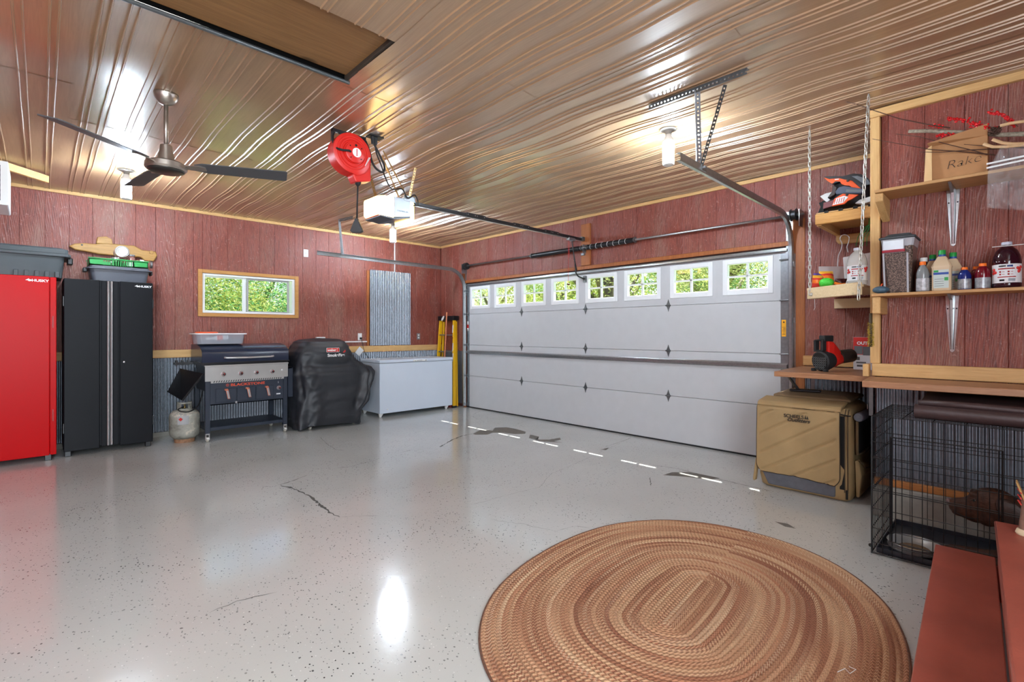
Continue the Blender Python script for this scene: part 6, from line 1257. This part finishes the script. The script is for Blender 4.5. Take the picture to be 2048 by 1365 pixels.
# head: (y, z, half width, half height), nose toward +y
hd_t = [(.282,.350,.312,.018),(.276,.358,.298,.028),(.264,.363,.287,.035),(.251,.368,.279,.039),(.238,.372,.273,.041),(.222,.377,.267,.044),(.206,.388,.261,.048),(.196,.404,.257,.052),(.184,.422,.254,.058),(.168,.436,.253,.064),(.145,.447,.255,.069),(.12,.454,.255,.073),(.09,.457,.25,.076),(.054,.449,.245,.077),(.012,.422,.235,.078),(-.03,.400,.205,.084),(-.08,.360,.160,.094),(-.13,.325,.11,.105),(-.19,.305,.05,.115),(-.27,.290,.03,.122),(-.36,.275,.03,.12),(-.42,.24,.04,.10),(-.445,.19,.09,.05)]
hd_s = [(y, (zt+zb)/2, w_, (zt-zb)/2) for y, zt, zb, w_ in hd_t]
secs = []
for i, (y, z, rw, rh) in enumerate(hd_s):
    secs.append(ell((hx+(.0 if i < 14 else .012*(i-14)), y, z), (0,1,0), rw, rh, (0,0,1), 20, .82))
mb.loft(secs)
for s_ in (1,-1): mb.sphere((hx+.034*s_,.176,.412),(.020,.022,.018),12,8); mb.sphere((hx+.026*s_,.235,.300),(.017,.036,.026),12,8); mb.sphere((hx+.045*s_,.12,.30),(.030,.05,.045),12,8)   # brows, flews, cheeks
for x in (3.66,3.80):            # forelegs lying forward
    mb.tube([(x,-.14,.14),(x,-.06,.10),(x,.03,.075),(x,.14,.058),(x,.24,.05),(x,.285,.045)], .03, 12, rs=[.055,.05,.036,.030,.030,.026]); mb.sphere((x,.27,.044),(.035,.045,.026),12,8)
mb.tube([(3.72,-.0,.30),(3.725,-.01,.20),(3.73,-.03,.10)], .08, 14, rs=[.062,.085,.09])
mb.sphere((3.86,-.33,.12),(.07,.12,.10),14,10); mb.sphere((3.62,-.33,.12),(.06,.11,.10),14,10)
dg_ = thing('dog', 'chocolate brown dog in red collar lying in the wire crate', 'dog', (3.72,0,.017))
body = add('body', mb, FURM, dg_)
r_ = body.modifiers.new('remesh', 'REMESH'); r_.mode = 'VOXEL'; r_.voxel_size = .006; r_.use_smooth_shade = True
s_ = body.modifiers.new('smooth', 'SMOOTH'); s_.factor = .5; s_.iterations = 3
EARF = plain('ear_fur', (56,34,26), .55, 0, .15, 20, .4, 160)
for sg in (-1, 1):
    pts = [(.062,.425,.020,.0),(.048,.41,.040,.012),(.034,.385,.056,.018),(.018,.35,.062,.018),(.008,.31,.056,.016),(.004,.28,.042,.014),(.004,.262,.018,.012)]
    add('ear', MB().loft([[(hx+sg*(.068+o_+t_), y+dy, z) for t_, dy in ((-.004,-w_),(-.004,w_),(.007,w_*.85),(.010,0),(.007,-w_*.85))] for y, z, w_, o_ in pts]), EARF, dg_, bevel=.004, seg=2, smooth=True)
    e_ = add('eye', MB().sphere((hx+sg*.050,.172,.384),(.010,.012,.010),14,10), plain('dog_eye', (96,84,66), .05), dg_, smooth=True)
    add('pupil', MB().sphere((hx+sg*.0582,.174,.384),(.003,.006,.006),10,8), DARK, e_, smooth=True)
    add('eyelid', MB().tube([(hx+sg*.0565,.187,.382),(hx+sg*.060,.174,.396),(hx+sg*.0575,.158,.387)], .003, 6), EARF, e_, smooth=True)
    add('mouth_line', MB().tube([(hx+sg*.026,.268,.308),(hx+sg*.041,.245,.292),(hx+sg*.047,.215,.284),(hx+sg*.053,.18,.284),(hx+sg*.062,.155,.292)], .0025, 5), DARK, dg_, smooth=True)
add('nose', MB().sphere((hx,.281,.343),(.023,.014,.018),16,10), plain('dog_nose', (92,68,66), .35), dg_, smooth=True)
add('collar', MB().lathe((3.722,-.01,.262), [(.104,-.014),(.108,-.012),(.108,.012),(.104,.014)], 28, (.0,-.30,-.95), sx=.95, sy=1.05), plain('red_collar', (170,20,24), .5), dg_)

# ------------------------------------------------------------------ painted steps and boot
SR = plain('red_brown_step_paint', (156,78,62), .45, 0, .14, 5, .25, 60); sa = math.radians(2.74); du = Vector((math.cos(sa), math.sin(sa), 0)); dn = Vector((-math.sin(sa), math.cos(sa), 0))
def sp(s_, q, z): p = du*s_+dn*q; return (p.x, p.y, z)
stp = thing('steps', 'reddish brown painted wooden steps at the lower right corner', 'steps', (2,0,0))
def stepbox(nm, s0, s1, q0, q1, z0, z1, bev=.004): return add(nm, MB().loft([[sp(s0,q0,z),sp(s1,q0,z),sp(s1,q1,z),sp(s0,q1,z)] for z in (z0,z1)]), SR, stp, bevel=bev, seg=2)
stepbox('tread', .55, 3.365, -.078, .145, .168, .200); stepbox('riser', .57, 3.35, .100, .122, .0, .168, .001)
stepbox('tread', .55, 3.27, -.72, -.0753, .372, .405); stepbox('riser', .57, 3.265, -.105, -.083, .2005, .372, .001); stepbox('stringer', 3.24, 3.262, -.70, -.106, 0, .372, .001); stepbox('stringer', 3.325, 3.347, -.1, .099, 0, .168, .001)
add('nosing', MB().tube([sp(.55,-.0765,.398),sp(3.27,-.0765,.398)], .006, 8), SR, stp, smooth=True)
LE = plain('worn_tan_leather', (138,104,88), .7, 0, .2, 30, .4, 60)
bo = thing('boot', 'worn tan lace-up boot with cream sole on the upper step', 'boot', (3.13,-.08,.405))
def bring(z, y0, y1, w_): return [(3.13+w_*math.cos(a)*(1-.2*(math.sin(a) < 0)), (y0+y1)/2+(y1-y0)/2*math.sin(a), z) for a in [2*PI*k/24 for k in range(24)]]
add('upper', MB().loft([bring(.43,-.255,.005,.045),bring(.46,-.25,.003,.046),bring(.485,-.20,.0,.044),bring(.51,-.13,-.002,.040),bring(.54,-.10,-.004,.038),bring(.60,-.10,-.002,.042)]), LE, bo, smooth=True, auto=.9)
add('sole', MB().loft([bring(.4055,-.262,.012,.046),bring(.414,-.265,.016,.050),bring(.432,-.262,.010,.048)]), plain('cream_sole', (222,204,170), .6), bo, auto=.6)
add('tongue', MB().loft([[(3.10,-.02,.56),(3.15,-.02,.56),(3.15,-.012,.56),(3.10,-.012,.56)],[(3.095,.008,.64),(3.155,.008,.64),(3.155,.014,.64),(3.095,.014,.64)]]), plain('boot_tongue', (176,136,84), .7), bo, bevel=.002)
for k in range(3): add('lace', MB().tube([(3.095,-.004,.545+.025*k),(3.125,.006,.556+.025*k),(3.155,-.004,.545+.025*k)], .003, 6), plain('laces', (190,52,44), .7) if 'laces' not in bpy.data.materials else bpy.data.materials['laces'], bo)

# ------------------------------------------------------------------ outdoors
add('trim_11', MB().box(XB+.071,5.862,-1.2,YA+.2,2.62,2.72), plain('soffit', (216,214,208), .7), kind='structure')
add('trim_12', MB().box(X0,XB+.2,YA+.17,YA+.55,2.66,2.76), bpy.data.materials['soffit'], kind='structure')
GRASS = NT('lawn_grass'); GRASS.set(Base_Color=GRASS.ramp(GRASS.noise(3, detail=6, rough=.7), [(.3,lin((92,120,44))),(.7,lin((138,164,76)))]), Roughness=.9); GRASS = GRASS.m
tagit(add('lawn', MB().box(XB+.36,60,-30,60,-.3,-.1).box(-30,XB+.355,YA+.31,60,-.3,-.1), GRASS), 'sunlit green lawn outside the garage windows', 'lawn')
LF = [m_leaf('leaf_spring', (84,104,44), (176,184,104)), m_leaf('leaf_deep', (40,86,56), (104,150,84)), m_leaf('leaf_pale', (96,118,66), (190,192,136))]
TRK = plain('tree_bark', (96,86,76), .9, 0, .3, 12, .6, 20)
def crown(seed, n, size):
    r = random.Random(seed); V = []; F = []
    cl = [(Vector((r.gauss(0,.42), r.gauss(0,.42), r.gauss(0,.36))), r.uniform(.22,.42)) for _ in range(26)]
    for i in range(n):
        c_, q = r.choice(cl); d = Vector((r.gauss(0,1), r.gauss(0,1), r.gauss(0,1))).normalized()*q*r.uniform(.55,1.05); p = c_+d
        a = Vector((r.gauss(0,1), r.gauss(0,1), r.gauss(0,1))).normalized(); b = a.orthogonal().normalized(); s_ = size*r.uniform(.6,1.3)
        k = len(V); V += [p, p+a*s_+b*s_*.35, p+a*s_*2, p+a*s_-b*s_*.35]; F.append((k,k+1,k+2,k+3))
    m = MB(); m.v = [tuple(v) for v in V]; m.f = F; m.m = [0]*len(F); return m
CR = [mesh_of('foliage', crown(s_, 17000, .019), LF[k]) for k, s_ in ((0,3),(1,4),(2,5))]
def tree(x, y, sx, sz, zc, k, lbl, trunk=.0, nm='tree', cat='tree', grp='trees outside the windows', lean=0):
    t = thing(nm, lbl, cat, (x,y,-.1), grp); o = bpy.data.objects.new('foliage', CR[k]); C.objects.link(o); o.parent = t; o.location = (0,0,zc+.1); o.scale = (sx,sx,sz); o.rotation_euler = (0,0,R.uniform(0,6)); o['kind'] = 'stuff'
    if trunk:
        m = MB().tube([(x,y,-.1),(x+lean*.4,y+lean*.3,1.2),(x+lean,y+lean*.6,zc)], trunk, 10, rs=[trunk*1.3,trunk,trunk*.6])
        add('trunk', m, TRK, t, smooth=True)
        for q in range(4): a = q*1.7; add('branch', MB().tube([(x+lean*.5,y+lean*.4,1.4+q*.3),(x+lean*.5+math.cos(a)*.9,y+lean*.4+math.sin(a)*.9,2.3+q*.4),(x+lean*.5+math.cos(a)*1.8,y+lean*.4+math.sin(a)*1.8,3.1+q*.4)], trunk*.3, 6, rs=[trunk*.5,trunk*.3,trunk*.1]), TRK, t, smooth=True)
L1 = ['pale tree with thick trunk outside the rightmost garage door window','green tree outside the middle garage door windows','small treetop high outside the right half of the garage door','spring green tree outside the fourth garage door window from the left','pale green tree outside the third garage door window from the left','farthest green hedge tree outside the leftmost garage door window','low dark green shrubby tree outside the middle of the door','deep green tree far behind those at the right door windows','low green tree outside the second garage door window from the left']; L2 = 'leafy shrub seen through the garage door windows'; L3 = 'yellow-green bush filling left pane of the sliding window'; L4 = 'deeper green bush low in right pane of the sliding window'; L5 = 'pale distant tree in right pane of the sliding window'
tree(11.0,4.6,2.4,2.0,3.0,2,L1[0],.20,lean=.3); tree(12.5,8.6,2.6,2.2,3.3,0,L1[1],.24,lean=-.4); tree(10.2,7.2,.9,.9,4.6,0,L1[2],.22,lean=.2)
tree(16,13.5,3.2,2.0,3.0,0,L1[3],.2); tree(17,19,3.0,1.8,2.4,2,L1[4],.2); tree(18,25,3.0,1.7,2.2,0,L1[5]); tree(14,10.5,2.0,1.2,1.7,1,L1[6]); tree(19,8,3,2,2.6,1,L1[7]); tree(13,16.5,1.8,1.0,1.6,0,L1[8])
tree(2.6,12.6,2.1,1.9,2.3,0,L3,nm='bush',cat='bush'); tree(1.4,12.2,1.6,1.5,1.8,2,'pale leafy bush at the far left of the sliding window',nm='bush',cat='bush')
tree(4.9,13.6,1.5,1.3,1.3,1,L4,nm='bush',cat='bush'); tree(6.2,15,1.8,1.5,1.2,1,'dark green bush at right edge of the sliding window',nm='bush',cat='bush'); tree(6.0,20,3.2,2.6,2.6,1,L5,.2)
tree(3.2,17.5,4.2,3.0,2.4,1,'broad green hedge far behind the bushes outside the sliding window'); tree(7.5,18,3.6,2.6,1.8,1,'dark green hedge behind the right pane of the sliding window')
tree(24,12,5.5,3.6,2.6,1,'broad deep green tree line far behind the right garage door windows'); tree(23,21,5.5,3.0,2.2,0,'broad spring green tree line far behind the middle garage door windows'); tree(22,30,5.5,3.0,2.0,1,'broad tree line far behind the leftmost garage door windows')
